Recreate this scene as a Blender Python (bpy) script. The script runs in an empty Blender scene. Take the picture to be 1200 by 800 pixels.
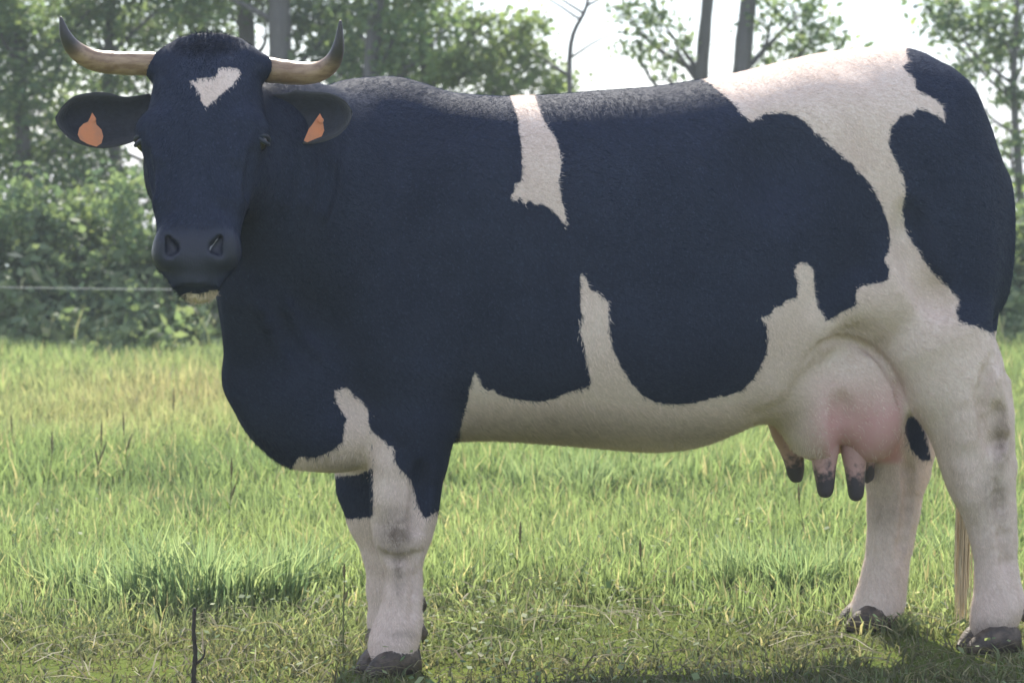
import bpy, bmesh, math, random
import numpy as np
from mathutils import Vector, Matrix

rad = math.radians
scene = bpy.context.scene
COL = scene.collection

# ------------------------------------------------------------------ camera
FPX = 2600.0            # focal length in pixels of a 1200 px wide picture
HORIZON_V = 210.0       # picture row of the horizon
CAM_H = 1.19
PITCH = math.atan((400.0 - HORIZON_V) / FPX)
cam_data = bpy.data.cameras.new("camera")
cam = bpy.data.objects.new("camera", cam_data)
COL.objects.link(cam)
cam.location = (0, 0, CAM_H)
cam.rotation_euler = (rad(90) - PITCH, 0, 0)
cam_data.sensor_width = 36.0
cam_data.sensor_fit = 'HORIZONTAL'
cam_data.lens = 36.0 * FPX / 1200.0
cam_data.clip_end = 2000.0
cam_data.dof.use_dof = True
cam_data.dof.focus_distance = 5.15
cam_data.dof.aperture_fstop = 5.6
scene.camera = cam

# ------------------------------------------------------------------ light
SUN_ELEV, SUN_AZ = rad(44), rad(-5)   # azimuth from +Y (behind the cow), minus = to the left
world = bpy.data.worlds.new("World")
scene.world = world
world.use_nodes = True
wn, wl = world.node_tree.nodes, world.node_tree.links
wn.clear()
w_out = wn.new("ShaderNodeOutputWorld")
w_bg = wn.new("ShaderNodeBackground")
w_sky = wn.new("ShaderNodeTexSky")
w_sky.sky_type = 'NISHITA'
w_sky.sun_disc = False
w_sky.sun_elevation = SUN_ELEV
w_sky.sun_rotation = SUN_AZ
w_sky.air_density = 1.0
w_sky.dust_density = 0.6
w_sky.ozone_density = 1.0
w_bg.inputs[1].default_value = 0.15
# thin white cloud veil over the whole sky
w_tc = wn.new("ShaderNodeTexCoord")
w_noise = wn.new("ShaderNodeTexNoise")
w_noise.inputs["Scale"].default_value = 2.2
w_noise.inputs["Detail"].default_value = 6.0
w_ramp = wn.new("ShaderNodeMapRange")
w_ramp.inputs[1].default_value = 0.35
w_ramp.inputs[2].default_value = 0.65
w_ramp.inputs[3].default_value = 0.78
w_ramp.inputs[4].default_value = 0.96
w_mix = wn.new("ShaderNodeMix")
w_mix.data_type = 'RGBA'
w_mix.inputs["B"].default_value = (1.4, 1.5, 1.85, 1)
wl.new(w_tc.outputs["Generated"], w_noise.inputs["Vector"])
wl.new(w_noise.outputs["Fac"], w_ramp.inputs[0])
wl.new(w_ramp.outputs[0], w_mix.inputs["Factor"])
wl.new(w_sky.outputs[0], w_mix.inputs["A"])
wl.new(w_mix.outputs["Result"], w_bg.inputs[0])
wl.new(w_bg.outputs[0], w_out.inputs[0])

sun_data = bpy.data.lights.new("sun", 'SUN')
sun = bpy.data.objects.new("sun", sun_data)
COL.objects.link(sun)
sun_data.energy = 2.25
sun_data.angle = rad(0.6)
sun_data.color = (1.0, 0.93, 0.80)
sdir = Vector((math.sin(SUN_AZ) * math.cos(SUN_ELEV), math.cos(SUN_AZ) * math.cos(SUN_ELEV), math.sin(SUN_ELEV)))
sun.rotation_euler = sdir.to_track_quat('Z', 'Y').to_euler()
sun.location = sdir * 40

scene.view_settings.view_transform = 'Standard'
scene.view_settings.look = 'None'
scene.view_settings.exposure = 2.12
scene.view_settings.gamma = 1.0
scene.view_settings.use_curve_mapping = False
scene.cycles.max_bounces = 8
scene.cycles.transparent_max_bounces = 8

# ------------------------------------------------------------------ pixel <-> world helpers
_ct, _st = math.cos(PITCH), math.sin(PITCH)

def ray(u, v):
    x = (u - 600.0) / FPX
    y = -(v - 400.0) / FPX
    return np.array([x, _ct + y * _st, -_st + y * _ct])

def at_depth(u, v, Y):
    d = ray(u, v)
    return np.array([0, 0, CAM_H]) + d * (Y / d[1])

def at_ground(u, v, z=0.0):
    d = ray(u, v)
    return np.array([0, 0, CAM_H]) + d * ((z - CAM_H) / d[2])

def project(P):
    x, y, z = P[:, 0], P[:, 1], P[:, 2] - CAM_H
    f = y * _ct - z * _st
    up = y * _st + z * _ct
    return 600.0 + FPX * x / f, 400.0 - FPX * up / f

# ------------------------------------------------------------------ object helpers
def tag(o, label=None, cat=None, group=None, kind=None):
    if label: o["label"] = label
    if cat: o["category"] = cat
    if group: o["group"] = group
    if kind: o["kind"] = kind
    return o

def mesh_obj(name, verts, faces, mat=None, parent=None, smooth=True, attrs=None):
    """verts (N,3), faces: (M,k) array or list of lists; attrs: name -> (N,) or (N,3) point data"""
    me = bpy.data.meshes.new(name)
    verts = np.asarray(verts, dtype=np.float32)
    if isinstance(faces, np.ndarray):
        k = faces.shape[1]
        me.vertices.add(len(verts))
        me.vertices.foreach_set("co", verts.ravel())
        me.loops.add(faces.size)
        me.loops.foreach_set("vertex_index", faces.astype(np.int32).ravel())
        me.polygons.add(len(faces))
        me.polygons.foreach_set("loop_start", np.arange(0, faces.size, k, dtype=np.int32))
        me.update(calc_edges=True)
        me.validate()
    else:
        me.from_pydata([tuple(map(float, v)) for v in verts], [], faces)
        me.update()
    if smooth and len(me.polygons):
        me.polygons.foreach_set("use_smooth", np.ones(len(me.polygons), dtype=bool))
    for n, d in (attrs or {}).items():
        d = np.asarray(d, dtype=np.float32)
        if d.ndim == 1:
            me.attributes.new(n, 'FLOAT', 'POINT').data.foreach_set("value", d)
        else:
            c = np.ones((len(d), 4), dtype=np.float32)
            c[:, :3] = d
            me.attributes.new(n, 'FLOAT_COLOR', 'POINT').data.foreach_set("color", c.ravel())
    if mat: me.materials.append(mat)
    o = bpy.data.objects.new(name, me)
    COL.objects.link(o)
    if parent: o.parent = parent
    return o

def empty(name, loc=(0, 0, 0), rz=0.0):
    o = bpy.data.objects.new(name, None)
    o.location = loc
    o.rotation_euler = (0, 0, rz)
    o.empty_display_size = 0.1
    COL.objects.link(o)
    return o

def tube(points, radii, seg=12, cap=True, flat=None):
    """closed swept tube through points; returns verts, quads(list)"""
    P = np.asarray(points, dtype=float)
    n = len(P)
    T = np.gradient(P, axis=0)
    T /= np.linalg.norm(T, axis=1)[:, None] + 1e-9
    ref = np.array([0.0, 0.0, 1.0]) if abs(T[0][2]) < 0.9 else np.array([1.0, 0.0, 0.0])
    N = np.cross(T[0], ref); N /= np.linalg.norm(N)
    V = []
    for i in range(n):
        N = N - T[i] * np.dot(N, T[i]); N /= np.linalg.norm(N) + 1e-9
        B = np.cross(T[i], N)
        for k in range(seg):
            a = 2 * math.pi * k / seg
            V.append(P[i] + radii[i] * (math.cos(a) * N + math.sin(a) * B))
    F = []
    for i in range(n - 1):
        for k in range(seg):
            k2 = (k + 1) % seg
            F.append([i * seg + k, i * seg + k2, (i + 1) * seg + k2, (i + 1) * seg + k])
    if cap:
        F.append(list(range(seg))[::-1])
        F.append([(n - 1) * seg + k for k in range(seg)])
    return np.array(V), F

def spline(pts, n):
    """Catmull-Rom resample of control points (any dimension)"""
    P = np.asarray(pts, dtype=float)
    Q = np.vstack([2 * P[0] - P[1], P, 2 * P[-1] - P[-2]])
    out = []
    for t in np.linspace(0, len(P) - 1, n):
        i = min(int(t), len(P) - 2); f = t - i
        a, b, c, d = Q[i], Q[i + 1], Q[i + 2], Q[i + 3]
        out.append(0.5 * (2 * b + (c - a) * f + (2 * a - 5 * b + 4 * c - d) * f * f + (3 * b - a - 3 * c + d) * f ** 3))
    return np.array(out)

# ------------------------------------------------------------------ material helpers
def new_mat(name):
    m = bpy.data.materials.new(name)
    m.use_nodes = True
    nt = m.node_tree
    b = nt.nodes["Principled BSDF"]
    return m, nt, b

def attr_node(nt, name):
    a = nt.nodes.new("ShaderNodeAttribute"); a.attribute_name = name
    return a

def noise_node(nt, scale, detail=4.0, rough=0.55, coord="Object", stretch=None):
    tc = nt.nodes.new("ShaderNodeTexCoord")
    n = nt.nodes.new("ShaderNodeTexNoise")
    n.inputs["Scale"].default_value = scale
    n.inputs["Detail"].default_value = detail
    n.inputs["Roughness"].default_value = rough
    if stretch:
        mp = nt.nodes.new("ShaderNodeMapping")
        mp.inputs["Scale"].default_value = stretch
        nt.links.new(tc.outputs[coord], mp.inputs[0]); nt.links.new(mp.outputs[0], n.inputs["Vector"])
    else:
        nt.links.new(tc.outputs[coord], n.inputs["Vector"])
    return n

def math_node(nt, op, a, b=None, clamp=False):
    m = nt.nodes.new("ShaderNodeMath"); m.operation = op; m.use_clamp = clamp
    for i, x in enumerate((a, b)):
        if x is None: continue
        if isinstance(x, (int, float)): m.inputs[i].default_value = x
        else: nt.links.new(x, m.inputs[i])
    return m.outputs[0]

def mix_col(nt, fac, a, b, mode='MIX'):
    m = nt.nodes.new("ShaderNodeMix"); m.data_type = 'RGBA'; m.blend_type = mode
    for key, x in (("Factor", fac), ("A", a), ("B", b)):
        if isinstance(x, (int, float)): m.inputs[key].default_value = x
        elif isinstance(x, tuple): m.inputs[key].default_value = (*x, 1.0)
        else: nt.links.new(x, m.inputs[key])
    return m.outputs["Result"]

def ramp(nt, x, lo, hi, a=0.0, b=1.0):
    m = nt.nodes.new("ShaderNodeMapRange")
    m.interpolation_type = 'SMOOTHSTEP'
    for i, v in enumerate((lo, hi, a, b)): m.inputs[i + 1].default_value = v
    nt.links.new(x, m.inputs[0])
    return m.outputs[0]

def bump(nt, bsdf, height, strength, dist):
    b = nt.nodes.new("ShaderNodeBump")
    b.inputs["Strength"].default_value = strength
    b.inputs["Distance"].default_value = dist
    nt.links.new(height, b.inputs["Height"])
    nt.links.new(b.outputs[0], bsdf.inputs["Normal"])
    return b

def leaf_mat(name, trans=0.5, rough=0.5, spec=0.25):
    """two-sided leaf: diffuse + gloss mixed with translucency, colour from the 'tint' attribute"""
    m, nt, b = new_mat(name)
    t = attr_node(nt, "tint")
    nt.links.new(t.outputs["Color"], b.inputs["Base Color"])
    b.inputs["Roughness"].default_value = rough
    b.inputs["Specular IOR Level"].default_value = spec
    tr = nt.nodes.new("ShaderNodeBsdfTranslucent")
    tc = mix_col(nt, 1.0, t.outputs["Color"], (1.15, 1.12, 0.75), 'MULTIPLY')
    nt.links.new(tc, tr.inputs["Color"])
    mx = nt.nodes.new("ShaderNodeMixShader")
    mx.inputs[0].default_value = trans
    nt.links.new(b.outputs[0], mx.inputs[1]); nt.links.new(tr.outputs[0], mx.inputs[2])
    nt.links.new(mx.outputs[0], nt.nodes["Material Output"].inputs[0])
    return m

rng = np.random.default_rng(11)
random.seed(11)

# =================================================================== SETTING
def vnoise(x, y, scale, seed=0):
    """smooth value noise 0..1"""
    r = np.random.default_rng(seed)
    T = r.random((64, 64))
    x = np.asarray(x) * scale; y = np.asarray(y) * scale
    i = np.floor(x).astype(int); j = np.floor(y).astype(int)
    fx = x - i; fy = y - j
    fx = fx * fx * (3 - 2 * fx); fy = fy * fy * (3 - 2 * fy)
    g = lambda a, b: T[a % 64, b % 64]
    return (g(i, j) * (1 - fx) + g(i + 1, j) * fx) * (1 - fy) + (g(i, j + 1) * (1 - fx) + g(i + 1, j + 1) * fx) * fy

def fbm(x, y, scale, seed=0):
    return 0.55 * vnoise(x, y, scale, seed) + 0.3 * vnoise(x, y, scale * 2.3, seed + 1) + 0.15 * vnoise(x, y, scale * 5.1, seed + 2)

def ground_z(x, y):
    x = np.asarray(x, float); y = np.asarray(y, float)
    flat = np.clip((np.hypot(x / 1.5, y - 5.5) - 1.2) / 2.5, 0, 1)
    z = flat * 0.07 * (fbm(x, y, 0.55, 40) - 0.5)
    drop = np.clip((y - 21) / 60, 0, 1)
    return z - 13.0 * drop * drop * (3 - 2 * drop)

gx = np.concatenate([-np.geomspace(400, 9, 22), np.arange(-8, 8.01, 0.2), np.geomspace(9, 400, 22)])
gy = np.concatenate([np.array([-300, -60, -15, -4, 0, 2]), np.arange(3, 24, 0.2), np.geomspace(24.5, 400, 30)])
XX, YY = np.meshgrid(gx, gy, indexing='ij')
gv = np.stack([XX.ravel(), YY.ravel(), ground_z(XX, YY).ravel()], 1)
ny = len(gy)
ii, jj = np.meshgrid(np.arange(len(gx) - 1), np.arange(ny - 1), indexing='ij')
gf = np.stack([ii * ny + jj, (ii + 1) * ny + jj, (ii + 1) * ny + jj + 1, ii * ny + jj + 1], -1).reshape(-1, 4)
m_gr, nt, b = new_mat("pasture_soil")
n1 = noise_node(nt, 0.9, 6).outputs["Fac"]; n2 = noise_node(nt, 14, 5).outputs["Fac"]
c_ = mix_col(nt, ramp(nt, n1, 0.35, 0.65), (0.085, 0.115, 0.030), (0.120, 0.150, 0.042))
c_ = mix_col(nt, ramp(nt, n2, 0.5, 0.75), c_, (0.100, 0.085, 0.050))
nt.links.new(c_, b.inputs["Base Color"]); b.inputs["Roughness"].default_value = 1.0; b.inputs["Specular IOR Level"].default_value = 0.0
bump(nt, b, n2, 0.6, 0.03)
tag(mesh_obj("ground", gv, gf, m_gr), "grassy pasture ground reaching to the horizon", None, kind="structure")

# ------------------------------------------------------------------ grass
def blades(P, h, w, lean_dir, lean, tint, curl=0.5):
    """tapered bent blades: 5 vertices, 3 triangles each"""
    n = len(P)
    fa = rng.uniform(0, 2 * math.pi, n)
    side = np.stack([np.cos(fa), np.sin(fa), np.zeros(n)], 1) * (w * 0.5)[:, None]
    ld = np.stack([np.cos(lean_dir), np.sin(lean_dir), np.zeros(n)], 1)
    up = np.array([0, 0, 1.0])
    mid = P + ld * (lean * h * 0.30)[:, None] + up * (h * 0.55)[:, None]
    tip = P + ld * (lean * h * (0.65 + curl * 0.5))[:, None] + up * (h * np.clip(1.0 - 0.35 * lean * curl, 0.35, 1))[:, None]
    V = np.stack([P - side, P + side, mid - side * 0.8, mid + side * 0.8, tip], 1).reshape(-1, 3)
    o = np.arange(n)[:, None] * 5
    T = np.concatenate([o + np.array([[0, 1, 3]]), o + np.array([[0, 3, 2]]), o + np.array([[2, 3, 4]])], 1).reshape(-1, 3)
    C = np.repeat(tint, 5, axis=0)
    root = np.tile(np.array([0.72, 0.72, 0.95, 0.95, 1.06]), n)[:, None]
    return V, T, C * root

M_GRASS = leaf_mat("grass_blade", trans=0.52, rough=0.55, spec=0.15)
G_BRIGHT, G_MID, G_DEEP, G_DRY, G_TAN = (np.array(c) for c in ((0.320, 0.405, 0.210), (0.235, 0.325, 0.160), (0.150, 0.220, 0.120), (0.52, 0.47, 0.31), (0.44, 0.35, 0.25)))
def lerp(a, b, t): return a + (b - a) * np.asarray(t)[:, None]

def field(y0, y1, dens, hlo, hhi, wlo, whi):
    n = int(dens * (y1 - y0) * 2 * (0.25 * (y0 + y1) / 2 + 1.3))
    y = rng.uniform(y0, y1, n)
    x = rng.uniform(-1, 1, n) * (0.25 * y + 1.3)
    h = rng.uniform(hlo, hhi, n) * (0.55 + 0.9 * fbm(x, y, 0.9, 3))
    w = rng.uniform(wlo, whi, n)
    a = fbm(x, y, 0.7, 7); d = fbm(x, y, 1.6, 12); e = rng.random(n)
    tint = lerp(np.broadcast_to(G_MID, (n, 3)), G_BRIGHT, np.clip((a - 0.3) * 2.2 + rng.normal(0, 0.25, n), 0, 1))
    tint = lerp(tint, G_DEEP, np.clip((d - 0.60) * 5, 0, 0.85))
    # flowering grass with a reddish cast on the left, beyond the cow's head
    tan = np.clip(1.1 - np.hypot((x + 1.75) / 1.1, (y - 11.2) / 2.2), 0, 1)
    tint = lerp(tint, G_TAN, np.where(e < 0.75, tan * 0.55, 0))
    tint = lerp(tint, G_DRY, np.where(e > 0.90, 0.85, 0.0))
    # trodden, half dry sward under and in front of the cow
    trod = np.clip((6.05 + 0.25 * (fbm(x, y, 1.3, 21) - 0.5) * 4 - y) / 0.45, 0, 1)
    tint = lerp(tint, np.array([0.15, 0.145, 0.095]), trod * np.where(e < 0.65, 0.85, 0.35))
    h = h * (1 - 0.55 * trod)
    lean = np.abs(rng.normal(0.35, 0.3, n)) + trod * rng.uniform(0, 0.9, n)
    P = np.stack([x, y, ground_z(x, y) - 0.004], 1)
    bare = (trod > 0.3) & (fbm(x, y, 2.1, 88) > 0.56) & (e > 0.25)      # trampled gaps showing soil
    h = np.where(bare, h * 0.3, h)
    return blades(P, h, w, rng.uniform(0, 2 * math.pi, n), lean, tint * rng.uniform(0.65, 1.3, n)[:, None])

def stack(parts):
    V, T, C, o = [], [], [], 0
    for v, t, c in parts:
        V.append(v); T.append(t + o); C.append(c); o += len(v)
    return np.concatenate(V), np.concatenate(T), np.concatenate(C)
V, T, C = stack([field(4.2, 6.2, 5200, 0.045, 0.10, 0.004, 0.008), field(6.2, 8.2, 4000, 0.06, 0.13, 0.005, 0.009),
                 field(8.2, 11.5, 2500, 0.09, 0.18, 0.006, 0.012), field(11.5, 15.6, 1500, 0.10, 0.24, 0.009, 0.017)])
# clover and other small broad leaves among the blades
n = 9000
yl = 4.4 + 9.0 * rng.random(n) ** 1.2; xl = rng.uniform(-1, 1, n) * (0.25 * yl + 1.2)
keepl = fbm(xl, yl, 1.1, 55) > 0.47
xl, yl = xl[keepl], yl[keepl]; n = len(xl)
PL = np.stack([xl, yl, ground_z(xl, yl) + rng.uniform(0.02, 0.09, n)], 1)
def _broad():
    a = rng.uniform(0, 6.28, n); sz = rng.uniform(0.010, 0.024, n)
    d1 = np.stack([np.cos(a), np.sin(a), rng.normal(0.1, 0.35, n)], 1) * sz[:, None]
    d2 = np.stack([-np.sin(a), np.cos(a), rng.normal(0, 0.35, n)], 1) * (sz * 0.38)[:, None]
    V = np.stack([PL - d1 * 0.5, PL + d2, PL + d1 * 0.5, PL - d2], 1).reshape(-1, 3)
    o = np.arange(n)[:, None] * 4
    T = np.concatenate([o + np.array([[0, 1, 2]]), o + np.array([[0, 2, 3]])], 1).reshape(-1, 3)
    c = lerp(np.broadcast_to(np.array([0.14, 0.22, 0.11]), (n, 3)), np.array([0.36, 0.42, 0.24]), rng.random(n) ** 1.4)
    c = lerp(c, np.array([0.55, 0.53, 0.40]), np.where(rng.random(n) > 0.98, 0.9, 0))
    return V, T, np.repeat(c, 4, 0)
V, T, C = stack([(V, T, C), _broad()])
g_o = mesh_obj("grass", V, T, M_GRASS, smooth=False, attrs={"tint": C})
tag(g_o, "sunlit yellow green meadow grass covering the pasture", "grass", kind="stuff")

# dry strands lying on the trodden strip
n = 3000
y = 4.6 + 1.7 * rng.random(n) ** 0.8; x = rng.uniform(-1, 1, n) * (0.25 * y + 0.9)
an = rng.uniform(0, 2 * math.pi, n); ln = rng.uniform(0.04, 0.15, n)
d = np.stack([np.cos(an), np.sin(an), rng.uniform(-0.05, 0.30, n)], 1)
s = np.stack([-np.sin(an), np.cos(an), rng.uniform(-0.6, 0.6, n)], 1) * rng.uniform(0.0008, 0.0022, n)[:, None]
P = np.stack([x, y, rng.uniform(0.008, 0.04, n)], 1)
V = np.stack([P - s, P + s, P + d * ln[:, None] * 0.5 + s + np.array([0, 0, 0.008]), P + d * ln[:, None] * 0.5 - s + np.array([0, 0, 0.008]), P + d * ln[:, None]], 1).reshape(-1, 3)
o = np.arange(n)[:, None] * 5
T = np.concatenate([o + np.array([[0, 1, 2]]), o + np.array([[0, 2, 3]]), o + np.array([[3, 2, 4]])], 1).reshape(-1, 3)
tc = np.array([(0.24, 0.22, 0.14), (0.17, 0.16, 0.09), (0.32, 0.30, 0.20), (0.13, 0.11, 0.07)])[rng.integers(0, 4, n)]
h_o = mesh_obj("hay_litter", V, T, M_GRASS, smooth=False, attrs={"tint": np.repeat(tc, 5, 0)})
tag(h_o, "dry brown hay strands strewn on the trodden grass at the cow's hooves", "hay", kind="stuff")

M_TUFT = leaf_mat("tussock_blade", trans=0.62, rough=0.55, spec=0.1)
# ------------------------------------------------------------------ darker tussocks: one thing each
def tussock(u, v, wpx, hpx, label, group=None, broad=False):
    c = at_ground(u, v); sc = c[1] / FPX
    rx, hh = wpx * 0.5 * sc, hpx * sc * 1.45
    n = int(330 * (0.5 + wpx / 120))
    rr = np.sqrt(rng.random(n)); aa = rng.uniform(0, 2 * math.pi, n)
    x = rr * np.cos(aa) * rx; y = rr * np.sin(aa) * rx * 0.8
    rr = rr * rng.choice([1.0, 1.0, 1.0, 1.35], n); x = rr * np.cos(aa) * rx; y = rr * np.sin(aa) * rx * 0.8
    h = hh * rng.uniform(0.25, 1.15, n) * (1.0 - 0.35 * rr) * (0.6 + 0.8 * vnoise(x + c[0], y + c[1], 7.0, 77))
    w = rng.uniform(0.004, 0.008, n) * (1.3 if broad else 1.0)
    tint = lerp(np.broadcast_to(np.array([0.200, 0.300, 0.180]), (n, 3)), np.array([0.380, 0.460, 0.280]), rng.random(n) ** 1.5)
    lean = np.abs(rng.normal(0.35, 0.3, n)) * (0.5 + 0.6 * rr)
    V, T, C = blades(np.stack([x, y, ground_z(x + c[0], y + c[1])], 1), h, w, aa + rng.normal(0, 1.2, n), lean, tint, 0.8)
    o = mesh_obj("grass_tussock", V, T, M_TUFT, smooth=False, attrs={"tint": C})
    o.location = (c[0], c[1], 0)
    tag(o, label, "tussock", "dark tussocks in the pasture")
    return o
LC = "lush dark green grass tussock in the weedy patch before the cow's chest"
for a in ((95, 700, 110, 62), (160, 712, 120, 70), (232, 715, 130, 78), (300, 708, 110, 70), (360, 694, 90, 50)):
    tussock(*a, LC, broad=True)
LB = "dark green grass tussock growing behind the cow under its belly"
for a in ((625, 584, 90, 46), (690, 586, 100, 58), (750, 584, 90, 56), (808, 580, 70, 42)): tussock(*a, LB)
LH = "dark green grass tussock beside the cow's far hind leg below the udder"
for a in ((868, 694, 80, 52), (925, 697, 95, 64), (978, 694, 80, 56)): tussock(*a, LH)
tussock(1108, 664, 70, 46, "small dark grass tussock showing between the cow's two hind legs")
tussock(25, 640, 90, 44, "low dark grass tussock apart from the weedy patch, near the pale reddish grass")

# ------------------------------------------------------------------ weed stalks and a dead stick
m_stick, nt, b = new_mat("dead_wood")
c_ = mix_col(nt, noise_node(nt, 60, 4).outputs["Fac"], (0.020, 0.016, 0.014), (0.055, 0.045, 0.038))
nt.links.new(c_, b.inputs["Base Color"]); b.inputs["Roughness"].default_value = 0.85
bump(nt, b, noise_node(nt, 120, 3).outputs["Fac"], 0.5, 0.003)
m_stalk, nt, b = new_mat("weed_stalk")
b.inputs["Base Color"].default_value = (0.16, 0.17, 0.07, 1); b.inputs["Roughness"].default_value = 0.7
m_seed, nt, b = new_mat("seed_head")
c_ = mix_col(nt, noise_node(nt, 90, 3).outputs["Fac"], (0.12, 0.12, 0.05), (0.24, 0.20, 0.10))
nt.links.new(c_, b.inputs["Base Color"]); b.inputs["Roughness"].default_value = 0.9

base = at_ground(228, 806)
Yk = base[1]
st = empty("dead_stick", base)
tag(st, "thin black dead stick with one side twig upright in the grass", "stick")
main = spline([at_depth(u, v, Yk) - base for u, v in ((228, 812), (227, 790), (229, 765), (227, 740), (228, 712))], 22)
rr = np.linspace(0.0062, 0.0042, 22) * (1 + 0.18 * np.sin(np.arange(22) * 2.3))
V, Fc = tube(main, rr, 8); mesh_obj("stem", V, Fc, m_stick, st)
tw = spline([at_depth(u, v, Yk) - base for u, v in ((228, 778), (234, 774), (239, 768), (240, 760))], 10)
V, Fc = tube(tw, np.linspace(0.0042, 0.0018, 10), 7); mesh_obj("twig", V, Fc, m_stick, st)

def stalk(u, v, hpx, lean, label, heads=1, name="weed_stalk", r=0.0022, head_px=26):
    c = at_ground(u, v); sc = c[1] / FPX; h = hpx * sc
    e = empty(name, c)
    tag(e, label, "weed")
    pts_ = spline([(0, 0, -0.01), (lean * 0.2 * h, 0, 0.4 * h), (lean * 0.6 * h, 0.01, 0.75 * h), (lean * h, 0.0, h)], 14)
    V, Fc = tube(pts_, np.linspace(r, r * 0.5, 14), 6); mesh_obj("stem", V, Fc, m_stalk, e)
    for k in range(heads):
        p0 = pts_[-1] if k == 0 else pts_[9 - k]
        dirv = np.array([lean * 0.3 + (0.35 if k % 2 else -0.1 * k), 0, 1.0]); dirv /= np.linalg.norm(dirv)
        hl = head_px * sc * (1.0 - 0.2 * k)
        q0 = [p0 + dirv * hl * t for t in np.linspace(0, 1, 12)]
        V, Fc = tube(q0, 0.0035 * np.sin(np.linspace(0.25, math.pi - 0.1, 12)) * (1 + 0.3 * np.sin(np.arange(12) * 2.6)) + 0.0006, 7)
        mesh_obj("seed_head", V, Fc, m_seed, e)
    ang_ = rng.uniform(0, 6.28)
    V, T, C = blades(np.array([pts_[3], pts_[6]]), np.array([0.3, 0.22]) * h, np.array([0.008, 0.007]), np.array([ang_, ang_ + 3]), np.array([1.2, 1.0]), np.array([[0.12, 0.18, 0.06]] * 2))
    mesh_obj("leaf", V, T, M_GRASS, e, smooth=False, attrs={"tint": C})
stalk(402, 770, 95, 0.02, "slender weed stalk standing close beside the cow's front hooves", 2, r=0.003, head_px=18)
stalk(112, 585, 62, 0.12, "pair of tall grass seed heads rising from the pale reddish grass", 3, head_px=34)
stalk(20, 560, 50, -0.1, "lone short grass seed head near the low tussock", 1)
stalk(55, 600, 70, 0.1, "leaning grass seed head between the low tussock and the weedy patch", 1)
stalk(268, 640, 80, 0.05, "upright grass seed head rising behind the weedy patch", 2)
stalk(945, 650, 60, -0.15, "leaning weed stalk rising behind the tussock below the udder", 1)
stalk(150, 575, 66, -0.06, "upright grass seed head next to the pair of tall seed heads", 2, head_px=28)
stalk(320, 610, 74, 0.1, "leaning grass seed head rising close behind the cow's brisket", 1, head_px=28)
stalk(200, 530, 50, 0.08, "far slender grass seed head amid the pale reddish grass", 1, head_px=24)
stalk(605, 690, 55, 0.08, "thin grass seed head standing alone behind the front legs", 1)
stalk(755, 700, 45, -0.1, "short grass seed head standing alone under the belly", 1)

# ------------------------------------------------------------------ wire fence along the hedge
m_wire, nt, b = new_mat("fence_wire")
b.inputs["Base Color"].default_value = (0.55, 0.56, 0.52, 1); b.inputs["Roughness"].default_value = 0.5; b.inputs["Metallic"].default_value = 0.3
m_post, nt, b = new_mat("weathered_post")
c_ = mix_col(nt, noise_node(nt, 30, 5, stretch=(1, 1, 0.15)).outputs["Fac"], (0.16, 0.13, 0.10), (0.32, 0.29, 0.25))
nt.links.new(c_, b.inputs["Base Color"]); b.inputs["Roughness"].default_value = 0.9
FY = 13.9
wz = at_depth(100, 338, FY)[2]
fence = empty("wire_fence", (0, FY, 0))
tag(fence, "single strand wire fence on wooden posts in front of the hedge", "fence")
posts = [-7.2, -3.4, 0.35]
for x in posts:
    V, Fc = tube([(x, 0.05, -0.1), (x + 0.01, 0.05, 0.5), (x - 0.005, 0.05, 1.02), (x - 0.005, 0.05, 1.05)], [0.05, 0.048, 0.045, 0.03], 12)
    mesh_obj("post", V, Fc, m_post, fence)
wp = []
for a, b2 in zip(posts[:-1], posts[1:]):
    for t in np.linspace(0, 1, 12)[:-1]:
        wp.append((a + (b2 - a) * t, 0.0, wz - 0.02 * 4 * t * (1 - t) + 0.012))
V, Fc = tube(wp, np.full(len(wp), 0.0024), 6); mesh_obj("wire", V, Fc, m_wire, fence)

# ------------------------------------------------------------------ leaves
M_LEAF = leaf_mat("tree_leaf", trans=0.60, rough=0.5, spec=0.25)
M_BUSH = leaf_mat("bush_leaf", trans=0.52, rough=0.55, spec=0.25)
def leaves(P, size, tint):
    """folded diamond leaves: 4 vertices, 2 triangles"""
    n = len(P)
    a = rng.normal(size=(n, 3)); a[:, 2] *= 0.7; a /= np.linalg.norm(a, axis=1)[:, None]
    b_ = rng.normal(size=(n, 3)); b_ -= a * np.sum(a * b_, 1)[:, None]; b_ /= np.linalg.norm(b_, axis=1)[:, None]
    c = np.cross(a, b_)
    s = size[:, None]
    V = np.stack([P - a * s * 0.5, P + b_ * s * 0.30 + c * s * 0.07, P + a * s * 0.55, P - b_ * s * 0.30 + c * s * 0.07], 1).reshape(-1, 3)
    o = np.arange(n)[:, None] * 4
    T = np.concatenate([o + np.array([[0, 1, 2]]), o + np.array([[0, 2, 3]])], 1).reshape(-1, 3)
    return V, T, np.repeat(tint, 4, axis=0)

def clump_points(c, r, n):
    d = rng.normal(size=(n, 3)); d /= np.linalg.norm(d, axis=1)[:, None]
    return np.asarray(c) + d * (rng.random(n) ** 0.45)[:, None] * np.asarray(r)

m_bark, nt, b = new_mat("bark")
c_ = mix_col(nt, noise_node(nt, 9, 6, 0.65, stretch=(3, 3, 0.6)).outputs["Fac"], (0.075, 0.075, 0.080), (0.20, 0.19, 0.18))
nt.links.new(c_, b.inputs["Base Color"]); b.inputs["Roughness"].default_value = 0.95
bump(nt, b, noise_node(nt, 16, 5, stretch=(3, 3, 0.5)).outputs["Fac"], 0.8, 0.03)

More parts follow.
